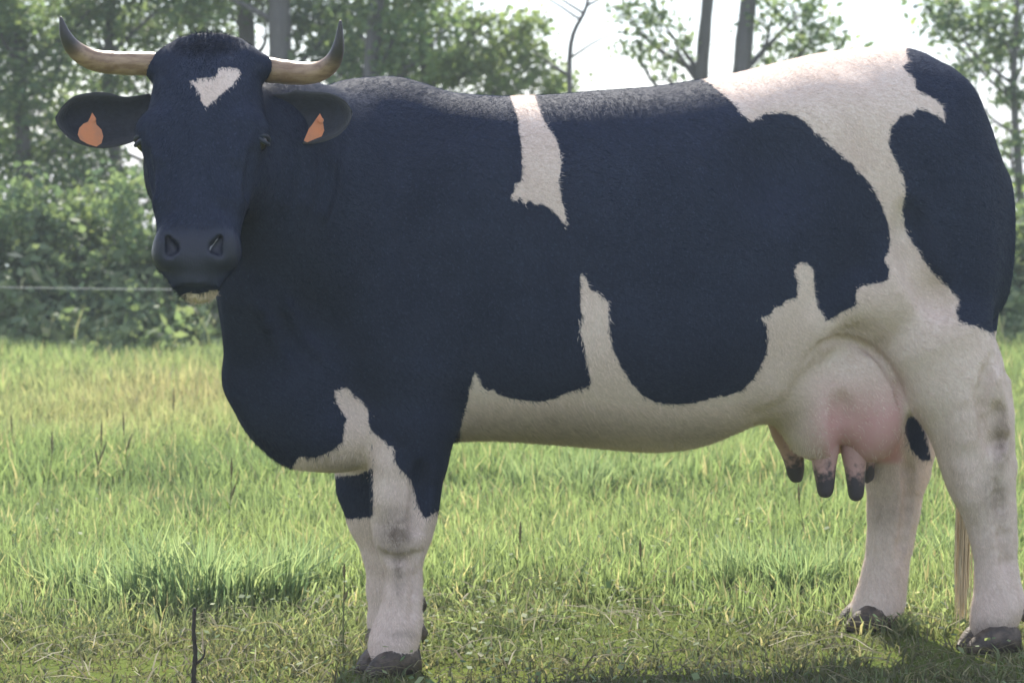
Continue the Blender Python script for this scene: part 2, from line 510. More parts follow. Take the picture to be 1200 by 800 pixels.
LT = [np.array(c) for c in ((0.150, 0.235, 0.130), (0.190, 0.270, 0.130), (0.135, 0.210, 0.135), (0.290, 0.360, 0.175))]
def tree(label, trunk, rpx, Y, top, clumps, extra, dens=0.16, lsize=(0.045, 0.09), tone=0, crown_w=1.3):
    """trunk: pixel polyline bottom->top of frame; clumps: (u, v, r px, depth offset) in view; extra: clumps above the frame"""
    Y = Y + 2.6
    base = np.array([at_depth(trunk[0][0], trunk[0][1], Y)[0], Y, float(ground_z(0, Y))])
    e = empty("tree", base)
    pl = [base + np.array([0, 0, -0.1])] + [at_depth(u, v, Y) for u, v in trunk[1:]]
    d = pl[-1] - pl[-2]; d /= np.linalg.norm(d)
    while pl[-1][2] < top - 0.3:
        d = d * 0.85 + np.array([rng.normal(0, 0.08), rng.normal(0, 0.08), 0.15]); d /= np.linalg.norm(d)
        pl.append(pl[-1] + d * min(0.7, top - pl[-1][2] + 0.05))
    tp_ = spline(pl, 40) - base
    r0 = rpx * Y / FPX
    hfrac = np.clip(tp_[:, 2] / top, 0, 1)
    rad_ = r0 * (1.15 - 0.95 * hfrac) * (1 + 0.05 * np.sin(np.arange(40) * 1.7))
    rad_[:3] *= np.array([1.5, 1.25, 1.1])
    V, Fc = tube(tp_, np.maximum(rad_, 0.006), 12)
    mesh_obj("trunk", V, Fc, m_bark, e)
    cl = [(at_depth(u, v, Y + dy) - base, np.array([r, r * 1.2, r * 0.8]) * Y / FPX, r) for u, v, r, dy in clumps]
    for k in range(extra):
        zz = rng.uniform(2.7, top + 0.3)
        i = int(np.argmin(np.abs(tp_[:, 2] - zz + 0.4)))
        ww = crown_w * math.sin(math.pi * np.clip((zz - 1.6) / (top - 1.0), 0.1, 0.95))
        a = rng.uniform(0, 6.28)
        q_ = tp_[i] + np.array([math.cos(a) * ww * rng.uniform(0.2, 1), math.sin(a) * ww * rng.uniform(0.2, 1), 0.4])
        r = rng.uniform(0.30, 0.48)
        cl.append((q_, np.array([r, r, r * 0.75]), r * FPX / Y))
    LV = []
    for c, r3, rp in cl:
        # limb from the trunk to the clump, with a fork
        zt_ = max(0.5, c[2] - 0.35 - 0.35 * np.hypot(c[0], c[1]))
        i = int(np.argmin(np.abs(tp_[:, 2] - zt_)))
        p0 = tp_[i]; mid = p0 + (c - p0) * 0.55 + np.array([rng.normal(0, 0.05), rng.normal(0, 0.05), -0.06 + rng.normal(0, 0.04)])
        bl_ = spline([p0, mid, c], 9)
        br = min(rad_[i] * 0.55, 0.03)
        V, Fc = tube(bl_, np.linspace(br, 0.006, 9), 7)
        limb = mesh_obj("limb", V, Fc, m_bark, e)
        for f in range(3):
            s0 = bl_[4 + f]; t0 = c + rng.normal(0, 0.75, 3) * r3
            V, Fc = tube(spline([s0, (s0 + t0) / 2 + rng.normal(0, 0.03, 3), t0], 6), np.linspace(0.007, 0.0025, 6), 5)
            mesh_obj("twig", V, Fc, m_bark, limb)
        n = int(1.6 * dens * rp * rp)
        # leaves gather on a few sprays inside the clump
        sp = clump_points(c, r3, max(4, n // 14))
        which = rng.integers(0, len(sp), n)
        LV.append(sp[which] + rng.normal(0, 0.10, (n, 3)) * np.array([1, 1, 0.6]))
    P = np.concatenate(LV); n = len(P)
    tint = lerp(np.broadcast_to(LT[tone], (n, 3)), LT[3] if tone != 3 else LT[1], np.clip(rng.normal(0.25, 0.28, n), 0, 1)) * rng.uniform(0.7, 1.25, n)[:, None]
    V, T, C = leaves(P, rng.uniform(lsize[0], lsize[1], n), tint)
    mesh_obj("crown", V, T, M_LEAF, e, smooth=False, attrs={"tint": C})
    tag(e, label, "tree", "trees along the hedge")
    return e

tree("dense bushy tree leafy down to the hedge behind the horn with the darker tip", [(25, 400), (28, 200), (22, 60), (15, -20)], 10, 16.4, 4.8,
     [(20, 30, 48, 0.2), (75, 60, 50, 0), (25, 105, 52, -0.2), (80, 150, 46, 0), (30, 180, 54, 0.3), (95, 215, 46, 0), (45, 245, 50, -0.2), (130, 250, 44, 0.2), (-30, 60, 60, 0), (-40, 160, 60, 0), (0, 270, 46, 0)], 5, dens=0.27, lsize=(0.045, 0.085))
tree("slim leaning tree whose trunk shows under the cow's drooping ear", [(172, 400), (158, 275), (136, 190), (126, 90), (132, -20)], 8, 16.6, 4.8,
     [(105, 20, 34, 0), (150, 28, 34, 0.2), (130, 95, 34, 0), (190, 95, 28, 0.1), (175, 45, 26, 0), (112, 180, 30, 0), (182, 205, 20, 0), (150, 235, 26, 0)], 4, dens=0.22, lsize=(0.045, 0.085))
tree("trunk with sparse leaves rising behind the cow's poll", [(294, 400), (292, 150), (289, 40), (284, -20)], 14, 17.2, 5.4,
     [(215, 18, 30, 0), (250, 30, 26, 0.2), (262, 5, 24, 0), (310, 15, 24, 0), (235, 58, 22, 0)], 4, dens=0.13, tone=2)
tree("stout dark trunk standing behind the horn above the orange tagged upright ear", [(336, 400), (331, 150), (328, 40), (330, -20)], 18, 16.3, 5.6,
     [(360, 20, 32, 0.6), (380, 65, 30, 0.3), (398, 15, 32, 0.4), (360, 92, 24, 0.5), (410, 75, 26, 0)], 4, dens=0.28, tone=2)
tree("leaning grey trunk with thin foliage rising above the cow's neck", [(426, 400), (432, 150), (437, 50), (446, -20)], 12, 16.0, 5.4,
     [(415, 30, 26, 0.2), (470, 28, 30, 0), (462, 75, 30, 0), (490, 60, 26, -0.2), (520, 30, 24, 0)], 4, dens=0.22)
tree("slim tree with dense low foliage above the white band on the cow's back", [(505, 400), (499, 150), (495, 50), (492, -20)], 6, 17.2, 4.9,
     [(515, 85, 32, 0), (555, 75, 38, 0), (600, 58, 36, 0.2), (585, 100, 34, -0.2), (635, 85, 30, 0), (560, 30, 24, 0), (622, 28, 24, 0.1), (655, 105, 22, 0)], 4, dens=0.28, tone=1)
tree("dark trunk leaning beside its thicker neighbour above the cow's loin", [(812, 400), (819, 150), (824, 60), (831, -20)], 10.5, 16.6, 5.3,
     [(742, 58, 22, 0), (770, 18, 22, 0), (735, 15, 20, 0.2), (790, 50, 18, 0), (775, 82, 18, 0)], 4, dens=0.17, tone=2)
tree("thicker grey trunk with leafy boughs towards the cow's rump", [(858, 400), (866, 150), (871, 60), (880, -20)], 14, 16.1, 5.5,
     [(905, 18, 26, 0), (935, 55, 26, 0), (905, 72, 20, 0.2), (965, 28, 22, 0), (948, 10, 22, 0), (985, 52, 16, 0)], 4, dens=0.18, tone=2)
tree("thin young tree with open foliage behind the cow's tail head", [(1206, 400), (1196, 230), (1188, 100), (1194, -20)], 5.5, 16.0, 4.8,
     [(1110, 35, 28, 0), (1150, 15, 32, 0), (1165, 62, 30, 0.2), (1130, 85, 22, 0), (1190, 40, 30, 0), (1195, 110, 28, 0), (1185, 165, 22, 0), (1200, 215, 26, 0), (1210, 280, 34, 0), (1100, 5, 24, 0)], 4, dens=0.22, tone=2)

tree("round crowned leafy tree filling the gap behind the cow's neck", [(470, 400), (475, 200), (470, 80), (462, -20)], 6, 18.2, 4.9,
     [(400, 48, 30, 0), (440, 22, 30, 0), (455, 60, 30, 0.2), (420, 88, 28, 0), (500, 95, 28, 0), (530, 70, 28, -0.2), (500, 20, 24, 0)], 4, dens=0.30, tone=1)
tree("pale leafed tree filling the gap between the leaning tree and the poll", [(228, 400), (222, 200), (215, 80), (205, -20)], 6, 18.0, 4.9,
     [(180, 15, 32, 0), (215, 45, 30, 0.2), (170, 70, 30, 0), (250, 15, 26, 0), (270, 45, 24, 0), (150, 130, 28, 0), (60, 110, 40, 0), (70, 20, 36, 0), (115, 60, 34, 0)], 4, dens=0.10, tone=1)
# bare branch of a dead sapling between the leafy trees
base = np.array([at_depth(682, 400, 16.8)[0], 16.8, 0.0])
e = empty("dead_sapling", base); tag(e, "bare dead sapling with thin crooked twigs above the cow's back", "sapling", "trees along the hedge")
sp = spline([base * [1, 1, 0], at_depth(672, 200, 16.8), at_depth(668, 60, 16.8), at_depth(688, 5, 16.8), at_depth(695, -60, 16.8)], 24) - base
V, Fc = tube(sp, np.linspace(0.03, 0.008, 24), 8); mesh_obj("trunk", V, Fc, m_bark, e)
for k in range(11):
    i = int(rng.integers(10, 22)); L_ = rng.uniform(0.25, 0.6); s_ = rng.choice([-1, 1])
    q_ = spline([sp[i], sp[i] + np.array([s_ * L_ * 0.4, rng.normal(0, 0.1), L_ * 0.25]), sp[i] + np.array([s_ * L_ * 0.8, rng.normal(0, 0.15), L_ * rng.uniform(0.2, 0.8)])], 9)
    V, Fc = tube(q_, np.linspace(0.011, 0.004, 9), 6); mesh_obj("twig", V, Fc, m_bark, e)
# ------------------------------------------------------------------ hedge bushes
def bush(x, Y, w, h, n, label, tone):
    base = np.array([x, Y, float(ground_z(x, Y))])
    e = empty("hedge_bush", base)
    LV = []
    k = 16
    for i in range(k):
        t = rng.random()
        c = np.array([rng.normal(0, 0.38) * w, rng.normal(0, 0.3) * w, h * (0.12 + 0.80 * t)])
        c[:2] *= (1.1 - 0.5 * t)
        r = rng.uniform(0.16, 0.28) * w
        m = n // k
        sprays = clump_points(c, (r, r, r), max(5, m // 20))
        LV.append(sprays[rng.integers(0, len(sprays), m)] + rng.normal(0, 0.06, (m, 3)))
        if i < 7:
            V, Fc = tube(spline([(rng.normal(0, 0.05), rng.normal(0, 0.05), -0.05), c * [0.6, 0.6, 0.55], c], 8), np.linspace(0.018, 0.006, 8), 6)
            mesh_obj("stem", V, Fc, m_bark, e)
    P = np.concatenate(LV); P = P[P[:, 2] > 0.02]; m = len(P)
    tint = lerp(np.broadcast_to(LT[tone], (m, 3)), LT[3], np.clip(rng.normal(0.2, 0.25, m), 0, 1)) * rng.uniform(0.7, 1.25, m)[:, None]
    V, T, C = leaves(P, rng.uniform(0.045, 0.095, m), tint)
    mesh_obj("foliage", V, T, M_BUSH, e, smooth=False, attrs={"tint": C})
    tag(e, label, "bush", "bushes of the hedge")
specs = []
BL = ["tall dark bush at the end of the hedge past the dense bushy tree", "leafy bush at the foot of the dense bushy tree", "tall dark bush of the hedge beside the leaning slim tree",
      "pale leafed bush growing by the leaning slim tree's foot", "low bush of the hedge right beside the cow's cheek", "dark low bush of the hedge behind the cow's throat", "low bush behind the cow's neck under the trunk by its poll"]
for k, u in enumerate((-60, 15, 75, 130, 190, 245, 305)):
    specs.append((u, 15.1 + 0.5 * (k % 2), rng.uniform(0.75, 0.95), [1.3, 1.05, 1.2, 1.0, 0.85, 0.8, 0.8][k], 3600, (2, 0, 2, 1, 0, 2, 0)[k], BL[k]))
for k, u in enumerate((400, 500, 600, 700, 800, 900, 1000, 1100)):
    specs.append((u, 15.3 + 0.4 * (k % 2), rng.uniform(0.7, 0.9), rng.uniform(0.7, 0.95), 1500, k % 3, "low green bush of the hedge on the far side of the cow"))
for k, u in enumerate((1165, 1225)):
    specs.append((u, 15.2 + 0.3 * k, 0.85, 0.95, 3000, 2 - k, "dense green bush of the hedge behind the cow's rump"))
for u, Y, w, h, n, tone, lab in specs: bush(at_depth(u, 400, Y)[0], Y, w, h, n, lab, tone)

# leafy weeds at the foot of the hedge
ns = 2300
y0 = rng.uniform(13.95, 15.3, ns); x0 = rng.uniform(-6, 6, ns)
h0 = (0.12 + 0.62 * np.clip((y0 - 13.95) / 0.9, 0, 1)) * (0.35 + 1.1 * fbm(x0, y0, 1.6, 60)) * rng.uniform(0.6, 1.15, ns)
k = 15
t = rng.random((ns, k)) ** 0.8
P = np.stack([x0[:, None] + rng.normal(0, 0.05, (ns, k)), y0[:, None] + rng.normal(0, 0.05, (ns, k)), t * h0[:, None] + ground_z(x0, y0)[:, None]], -1).reshape(-1, 3)
n = len(P)
tint = lerp(np.broadcast_to(np.array([0.150, 0.220, 0.125]), (n, 3)), np.array([0.32, 0.39, 0.22]), np.clip(rng.normal(0.35, 0.3, n), 0, 1))
tint = lerp(tint, np.array([0.50, 0.50, 0.36]), np.where(rng.random(n) > 0.95, 0.8, 0))
lv = leaves(P, rng.uniform(0.045, 0.12, n), tint)
nb = 1500
yb = rng.uniform(13.95, 15.0, nb); xb = rng.uniform(-6, 6, nb)
bd = blades(np.stack([xb, yb, ground_z(xb, yb)], 1), rng.uniform(0.15, 0.5, nb), rng.uniform(0.008, 0.02, nb), rng.uniform(0, 6.28, nb), np.abs(rng.normal(0.4, 0.3, nb)),
            lerp(np.broadcast_to(np.array([0.18, 0.24, 0.12]), (nb, 3)), np.array([0.42, 0.42, 0.28]), rng.random(nb) ** 3), 0.7)
V, T, C = stack([lv, bd])
o = mesh_obj("undergrowth", V, T, M_BUSH, smooth=False, attrs={"tint": C})
tag(o, "leafy pale green weeds growing along the foot of the hedge", "weeds", kind="stuff")

# ------------------------------------------------------------------ hazy evening air
def box(lo, hi):
    (a, b_, c), (d, e_, f) = lo, hi
    V = [(a, b_, c), (d, b_, c), (d, e_, c), (a, e_, c), (a, b_, f), (d, b_, f), (d, e_, f), (a, e_, f)]
    return np.array(V, float), [[3, 2, 1, 0], [4, 5, 6, 7], [0, 1, 5, 4], [1, 2, 6, 5], [2, 3, 7, 6], [3, 0, 4, 7]]
V, Fc = box((-410, -310, -14.5), (410, 410, 7.5))
m_hz = bpy.data.materials.new("haze"); m_hz.use_nodes = True
nt = m_hz.node_tree; nt.nodes.clear()
vo = nt.nodes.new("ShaderNodeVolumePrincipled"); mo_ = nt.nodes.new("ShaderNodeOutputMaterial")
vo.inputs["Color"].default_value = (0.80, 0.90, 1.0, 1); vo.inputs["Density"].default_value = 0.0026; vo.inputs["Anisotropy"].default_value = 0.2
nt.links.new(vo.outputs[0], mo_.inputs["Volume"])
hz = mesh_obj("haze", V, Fc, m_hz, smooth=False)
tag(hz, "thin pale haze hanging over the whole pasture", "haze", kind="stuff")

# =================================================================== COW
YAW = rad(9.3)
_cy, _sy = math.cos(YAW), math.sin(YAW)
COW_O = np.array([(740 - 600) / FPX * 5.6, 5.6, 0.0])
AX_F = np.array([-_cy, -_sy, 0.0])      # forward (towards the head)
AX_L = np.array([_sy, -_cy, 0.0])       # the cow's left flank, towards the camera
AX_Z = np.array([0.0, 0.0, 1.0])
FR = np.stack([AX_F, AX_L, AX_Z])       # rows: local axes
C0 = np.array([0, 0, CAM_H])

def to_local(P): return (np.asarray(P) - COW_O) @ FR.T
def to_world(p): return np.asarray(p) @ FR + COW_O

def L(u, v, lat=0.0):
    """pixel -> point of the cow's frame on the plane 'lat' metres left of its spine"""
    d = ray(u, v)
    t = (lat - np.dot(C0 - COW_O, AX_L)) / np.dot(d, AX_L)
    return to_local(C0 + t * d)

def pxm(u, v, lat=0.0):
    """metres per pixel there"""
    w = to_world(L(u, v, lat))
    return (w[1] * _ct - (w[2] - CAM_H) * _st) / FPX

# ---- signed distance grid (finer round the head)
def axis(lo, hi, fine_from, coarse, fine):
    a = np.arange(lo, fine_from, coarse)
    b = np.arange(a[-1] + fine, hi, fine)
    return np.concatenate([a, b]).astype(np.float32)
GA = axis(-1.16, 1.45, 0.80, 0.0085, 0.0055)
GL = axis(-0.46, 1.06, 0.42, 0.0085, 0.0055)
GZ = np.arange(0.03, 1.66, 0.0075, dtype=np.float32)
F = np.full((len(GA), len(GL), len(GZ)), 1.0, dtype=np.float32)

def box_slice(lo, hi):
    s = []
    for g, l, h in zip((GA, GL, GZ), lo, hi):
        i = max(0, np.searchsorted(g, l) - 1); j = min(len(g), np.searchsorted(g, h) + 1)
        s.append(slice(i, j))
    return tuple(s)

def pts(sl):
    return np.ix_(GA[sl[0]], GL[sl[1]], GZ[sl[2]])

def smin(a, b, k):
    h = np.clip(0.5 + 0.5 * (b - a) / k, 0, 1)
    return b + (a - b) * h - k * h * (1 - h)

def add_field(sl, f, k): F[sl] = smin(F[sl], f.astype(np.float32), k)
def sub_field(sl, f, k): F[sl] = -smin(-F[sl], f.astype(np.float32), k)

def ell_field(sl, c, r, R=None):
    a, l, z = pts(sl)
    a, l, z = a - c[0], l - c[1], z - c[2]
    if R is not None:
        a, l, z = (R[0][0] * a + R[0][1] * l + R[0][2] * z, R[1][0] * a + R[1][1] * l + R[1][2] * z, R[2][0] * a + R[2][1] * l + R[2][2] * z)
    k0 = np.sqrt((a / r[0]) ** 2 + (l / r[1]) ** 2 + (z / r[2]) ** 2) + 1e-6
    k1 = np.sqrt((a / r[0] ** 2) ** 2 + (l / r[1] ** 2) ** 2 + (z / r[2] ** 2) ** 2) + 1e-6
    return k0 * (k0 - 1) / k1

def ell(c, r, k=0.05, R=None, sub=False):
    m = (max(r) if R is not None else 0)
    rr = np.array([m] * 3) if R is not None else np.array(r)
    sl = box_slice(np.array(c) - rr - k - 0.02, np.array(c) + rr + k + 0.02)
    f = ell_field(sl, c, r, R)
    (sub_field if sub else add_field)(sl, f, k)

def E(u, v, lat, ru, rl, rv, k=0.05, sub=False, tilt=0.0):
    """ellipsoid by pixel; ru, rv radii in pixels, rl in metres; tilt rotates in the side plane (deg)"""
    s = pxm(u, v, lat)
    R = None
    if tilt:
        c_, s_ = math.cos(rad(tilt)), math.sin(rad(tilt))
        R = [[c_, 0, s_], [0, 1, 0], [-s_, 0, c_]]
    ell(L(u, v, lat), (ru * s, rl, rv * s), k, R, sub)

def cone(p, q, r1, r2, k=0.04, ls=1.0, sub=False):
    p, q = np.array(p, float), np.array(q, float)
    m = max(r1, r2) + k + 0.02
    sl = box_slice(np.minimum(p, q) - m, np.maximum(p, q) + m)
    a, l, z = pts(sl)
    d = q - p
    ws = np.array([1, 1 / ls, 1])
    dd = d * ws
    t = np.clip(((a - p[0]) * dd[0] + (l - p[1]) * ws[1] * dd[1] + (z - p[2]) * dd[2]) / (dd @ dd + 1e-9), 0, 1)
    dist = np.sqrt((a - p[0] - t * d[0]) ** 2 + ((l - p[1] - t * d[1]) / ls) ** 2 + (z - p[2] - t * d[2]) ** 2)
    f = dist - (r1 + (r2 - r1) * t)
    (sub_field if sub else add_field)(sl, f, k)

def chain(rows, k=0.03, ls=1.0):
    """rows of (u, v, lat, r_px)"""
    P = [L(u, v, lat) for u, v, lat, r in rows]
    R = [r * pxm(u, v, lat) for u, v, lat, r in rows]
    for i in range(len(P) - 1):
        cone(P[i], P[i + 1], R[i], R[i + 1], k, ls)

# ---- trunk: lofted sections (u, top v, bottom v, half width m, widest height 0..1)
TR = np.array([
    (1172, 210, 350, 0.09, 0.55),
    (1156, 168, 385, 0.15, 0.55),
    (1135, 120, 405, 0.205, 0.56),
    (1100,  77, 415, 0.25, 0.58),
    (1060,  55, 415, 0.275, 0.60),
    (1010,  56, 425, 0.295, 0.60),
    ( 960,  62, 440, 0.312, 0.57),
    ( 910,  74, 478, 0.345, 0.50),
    ( 860,  87, 503, 0.375, 0.45),
    ( 810,  95, 522, 0.395, 0.43),
    ( 760, 103, 527, 0.405, 0.42),
    ( 700, 107, 522, 0.405, 0.42),
    ( 640, 112, 517, 0.39, 0.43),
    ( 580, 114, 513, 0.36, 0.44),
    ( 530, 110, 514, 0.325, 0.45),
    ( 480, 102, 528, 0.29, 0.45),
    ( 430,  97, 543, 0.25, 0.45),
    ( 390, 110, 545, 0.20, 0.42),
    ( 350, 200, 530, 0.13, 0.40),
])
tp = np.array([L(r[0], r[1]) for r in TR]); bt = np.array([L(r[0], r[2]) for r in TR])
ta = 0.5 * (tp[:, 0] + bt[:, 0])
zt = np.array([L(r[0], r[1])[2] for r in TR]); zb = np.array([L(r[0], r[2])[2] for r in TR])

def smooth_interp(x, xs, ys, sig=0.03):
    fx = np.arange(xs[0] - 0.2, xs[-1] + 0.2, 0.005)
    fy = np.interp(fx, xs, ys)
    w = int(3 * sig / 0.005); kx = np.arange(-w, w + 1) * 0.005
    ker = np.exp(-0.5 * (kx / sig) ** 2); ker /= ker.sum()
    return np.interp(x, fx, np.convolve(np.pad(fy, w, 'edge'), ker, 'valid'))

def trunk():
    a0, a1 = ta[0], ta[-1]
    sl = box_slice((a0 - 0.03, -0.46, 0.3), (a1 + 0.03, 0.48, 1.62))
    a, l, z = pts(sl)
    av = a.ravel()
    zT, zB, W, H = [smooth_interp(av, ta, y).reshape(-1, 1, 1) for y in (zt, zb, TR[:, 3], TR[:, 4])]
    zc = zB + (zT - zB) * H
    hu, hd = zT - zc, zc - zB
    # hip region: roof-like upper half (lower exponent), barrel: fuller
    nu = smooth_interp(av, ta, np.where(TR[:, 0] > 930, 2.35, np.where(TR[:, 0] < 500, 2.3, 3.1))).reshape(-1, 1, 1)
    y = np.abs(l) / W
    up = z >= zc
    zz = np.where(up, (z - zc) / hu, (zc - z) / hd)
    n = np.where(up, nu, 2.25)
    g = (y ** n + zz ** n) ** (1 / n)
    f = (g - 1) * np.minimum(W, np.where(up, hu, hd)) * 0.9
    f = np.maximum(f, np.maximum(a0 - a, a - a1))
    add_field(sl, f, 0.02)
trunk()

# ---- hindquarters
for s in (1, -1):
    E(985, 140, 0.205 * s, 30, 0.045, 26, k=0.09)                 # hook bone
    E(1112, 126, 0.115 * s, 24, 0.05, 26, k=0.08)                 # pin bone
    E(1082, 265, 0.145 * s, 68, 0.135, 150, k=0.08, tilt=-4)      # thigh muscle
    E(1109, 330, 0.15 * s, 47, 0.11, 95, k=0.06, tilt=-6)
    E(1040, 332, 0.20 * s, 48, 0.10, 66, k=0.07, tilt=20)         # stifle
E(930, 190, 0.42, 45, 0.085, 45, k=0.12, sub=True)                 # hollow of the flank
E(930, 190, -0.42, 45, 0.06, 45, k=0.12, sub=True)
# flank fold of skin from the stifle to the belly
for s in (1, -1):
    chain([(1050, 340, 0.25 * s, 32), (985, 346, 0.275 * s, 22), (938, 372, 0.285 * s, 28), (885, 422, 0.255 * s, 46)], k=0.045, ls=0.6)

# near hind leg
chain([(1095, 395, 0.19, 69), (1115, 440, 0.19, 59), (1136, 492, 0.185, 48), (1143, 535, 0.18, 40), (1149, 565, 0.178, 35),
       (1160, 605, 0.176, 27), (1165, 635, 0.174, 23.5), (1168, 672, 0.174, 22.5), (1170, 700, 0.175, 25), (1166, 720, 0.178, 25), (1160, 736, 0.18, 22)], k=0.035, ls=0.82)
cone(L(1170, 450, 0.185), L(1180, 545, 0.18), 0.032, 0.021, k=0.018)       # tendon to the point of hock
cone(L(1180, 545, 0.18), L(1181, 640, 0.177), 0.021, 0.014, k=0.02)
E(1180, 708, 0.176, 16, 0.045, 16, k=0.03)
# far hind leg, a step forward
chain([(1070, 380, -0.17, 74), (1062, 450, -0.165, 54), (1055, 515, -0.155, 41), (1050, 560, -0.15, 33), (1047, 600, -0.148, 28),
       (1043, 635, -0.145, 24.5), (1037, 672, -0.142, 24), (1032, 700, -0.14, 26), (1027, 716, -0.138, 26), (1018, 730, -0.136, 22), (1014, 737, -0.135, 17)], k=0.035, ls=0.82)
cone(L(1075, 500, -0.155), L(1077, 555, -0.15), 0.028, 0.023, k=0.03)

# ---- udder, continuous with belly and groin
for s in (1, -1):
    E(928, 452, 0.10 * s, 52, 0.13, 40, k=0.05, tilt=-18)
    E(960, 478, 0.105 * s, 50, 0.125, 62, k=0.035)
    E(1018, 470, 0.10 * s, 44, 0.125, 72, k=0.03)
    E(988, 440, 0.10 * s, 66, 0.135, 62, k=0.03)
# ---- forequarters
for s in (1, -1):
    E(512, 305, 0.215 * s, 58, 0.065, 95, k=0.12, tilt=10)       # shoulder blade
    E(470, 395, 0.205 * s, 72, 0.09, 80, k=0.09)                  # upper arm
    E(430, 350, 0.16 * s, 45, 0.09, 60, k=0.08)                   # point of shoulder
# near front leg
chain([(490, 430, 0.19, 62), (484, 490, 0.185, 52), (480, 535, 0.18, 44), (475, 580, 0.178, 39), (473, 605, 0.176, 37), (472, 629, 0.176, 31), (471, 650, 0.176, 23.5),
       (474, 678, 0.175, 19), (472, 700, 0.175, 21), (468, 730, 0.176, 25.5), (461, 752, 0.18, 27), (457, 766, 0.182, 26)], k=0.022, ls=0.95)
E(466, 625, 0.215, 27, 0.035, 24, k=0.03)
# far front leg
chain([(440, 430, -0.16, 62), (437, 520, -0.155, 48), (438, 570, -0.15, 41), (443, 608, -0.148, 33), (450, 640, -0.146, 24),
       (452, 658, -0.145, 21), (452, 690, -0.145, 20), (456, 728, -0.145, 23), (460, 742, -0.145, 21)], k=0.03, ls=0.9)

# ---- neck, turned towards the camera; dewlap and brisket
def WP(u, v, Y): return to_local(at_depth(u, v, Y))
HEAD_P = WP(243, 62, 5.02)       # poll
HEAD_M = WP(231, 318, 4.80)      # end of the muzzle
def cone_d(p, q, r1, r2, k=0.06, ls=1.0): cone(p, q, r1, r2, k, ls)
E(440, 300, 0.02, 95, 0.235, 195, k=0.08, tilt=8)
E(385, 285, 0.08, 88, 0.20, 178, k=0.08, tilt=6)
ell(WP(350, 235, 5.26), (0.19, 0.19, 0.285), k=0.08)
ell(WP(315, 210, 5.17), (0.155, 0.175, 0.235), k=0.07)
ell(WP(300, 300, 5.22), (0.10, 0.15, 0.22), k=0.07)
ell(WP(322, 400, 5.27), (0.116, 0.125, 0.225), k=0.06)
ell(WP(345, 455, 5.30), (0.135, 0.13, 0.165), k=0.06)
ell(WP(385, 500, 5.36), (0.14, 0.15, 0.105), k=0.06)
cone(WP(288, 340, 5.10), WP(297, 445, 5.22), 0.055, 0.05, k=0.06, ls=0.6)
cone(WP(297, 445, 5.22), WP(348, 516, 5.28), 0.05, 0.045, k=0.06, ls=0.7)
# ---- head (own frame: t down the face, n out of the face, w across)
hd = HEAD_M - HEAD_P
HL = np.linalg.norm(hd)
h_t = hd / HL
toward = to_local(C0) - HEAD_P; toward /= np.linalg.norm(toward)
h_n = toward - h_t * (toward @ h_t); h_n /= np.linalg.norm(h_n)
h_w = np.cross(h_t, h_n)              # sign fixed below: + = picture right
pr = to_local(np.array([1.0, 0, 0]) + COW_O)
if h_w @ pr < 0: h_w = -h_w
ang = rad(-9)                         # nose a little to picture left
h_n, h_w = h_n * math.cos(ang) + h_w * math.sin(ang), h_w * math.cos(ang) - h_n * math.sin(ang)
HR = np.stack([h_t, h_w, h_n])        # rows
def H(t, w, n): return HEAD_P + t * h_t + w * h_w + n * h_n

HS = np.array([  # t, half width, front n, back n, exponent
    (-0.020, 0.070, 0.000, -0.060, 2.2),
    ( 0.000, 0.100, 0.022, -0.110, 2.4),
    ( 0.030, 0.116, 0.042, -0.150, 2.6),
    ( 0.080, 0.122, 0.056, -0.190, 2.6),
    ( 0.130, 0.130, 0.063, -0.215, 2.5),
    ( 0.180, 0.136, 0.066, -0.225, 2.3),
    ( 0.230, 0.132, 0.066, -0.220, 2.2),
    ( 0.280, 0.121, 0.064, -0.195, 2.2),
    ( 0.330, 0.108, 0.062, -0.155, 2.2),
    ( 0.385, 0.095, 0.060, -0.125, 2.3),
    ( 0.425, 0.090, 0.062, -0.105, 2.3),
    ( 0.462, 0.092, 0.062, -0.090, 2.3),
    ( 0.500, 0.078, 0.052, -0.072, 2.1),
    ( 0.530, 0.050, 0.028, -0.045, 2.0),
])
HS[:, 0] *= HL / 0.50
def head_field():
    c = H(0.24, 0, -0.06)
    sl = box_slice(c - 0.40, c + 0.40)
    a, l, z = pts(sl)
    a, l, z = a - HEAD_P[0], l - HEAD_P[1], z - HEAD_P[2]
    t = HR[0][0] * a + HR[0][1] * l + HR[0][2] * z
    w = HR[1][0] * a + HR[1][1] * l + HR[1][2] * z
    n = HR[2][0] * a + HR[2][1] * l + HR[2][2] * z
    fx = np.arange(-0.3, 0.9, 0.004)
    tab = [smooth_interp(fx, HS[:, 0], HS[:, i], 0.014) for i in range(1, 5)]
    W, NF, NB, EX = [np.interp(t, fx, y).astype(np.float32) for y in tab]
    nc = NF - (NF - NB) * 0.36
    up = n > nc
    nn = np.where(up, (n - nc) / (NF - nc), (nc - n) / (nc - NB))
    ex = np.where(up, EX, 2.0)
    # the jaw is narrower than the brow
    Wn = np.where(up, W, W * (1 - 0.32 * np.clip(nn, 0, 1)))
    g = ((np.abs(w) / Wn) ** ex + nn ** ex) ** (1 / ex)
    f = (g - 1) * np.minimum(Wn, 0.07)
    f = np.maximum(f, np.maximum(HS[0, 0] - 0.012 - t, t - HS[-1, 0] - 0.008))
    add_field(sl, f, 0.045)
head_field()
q = HL / 0.50
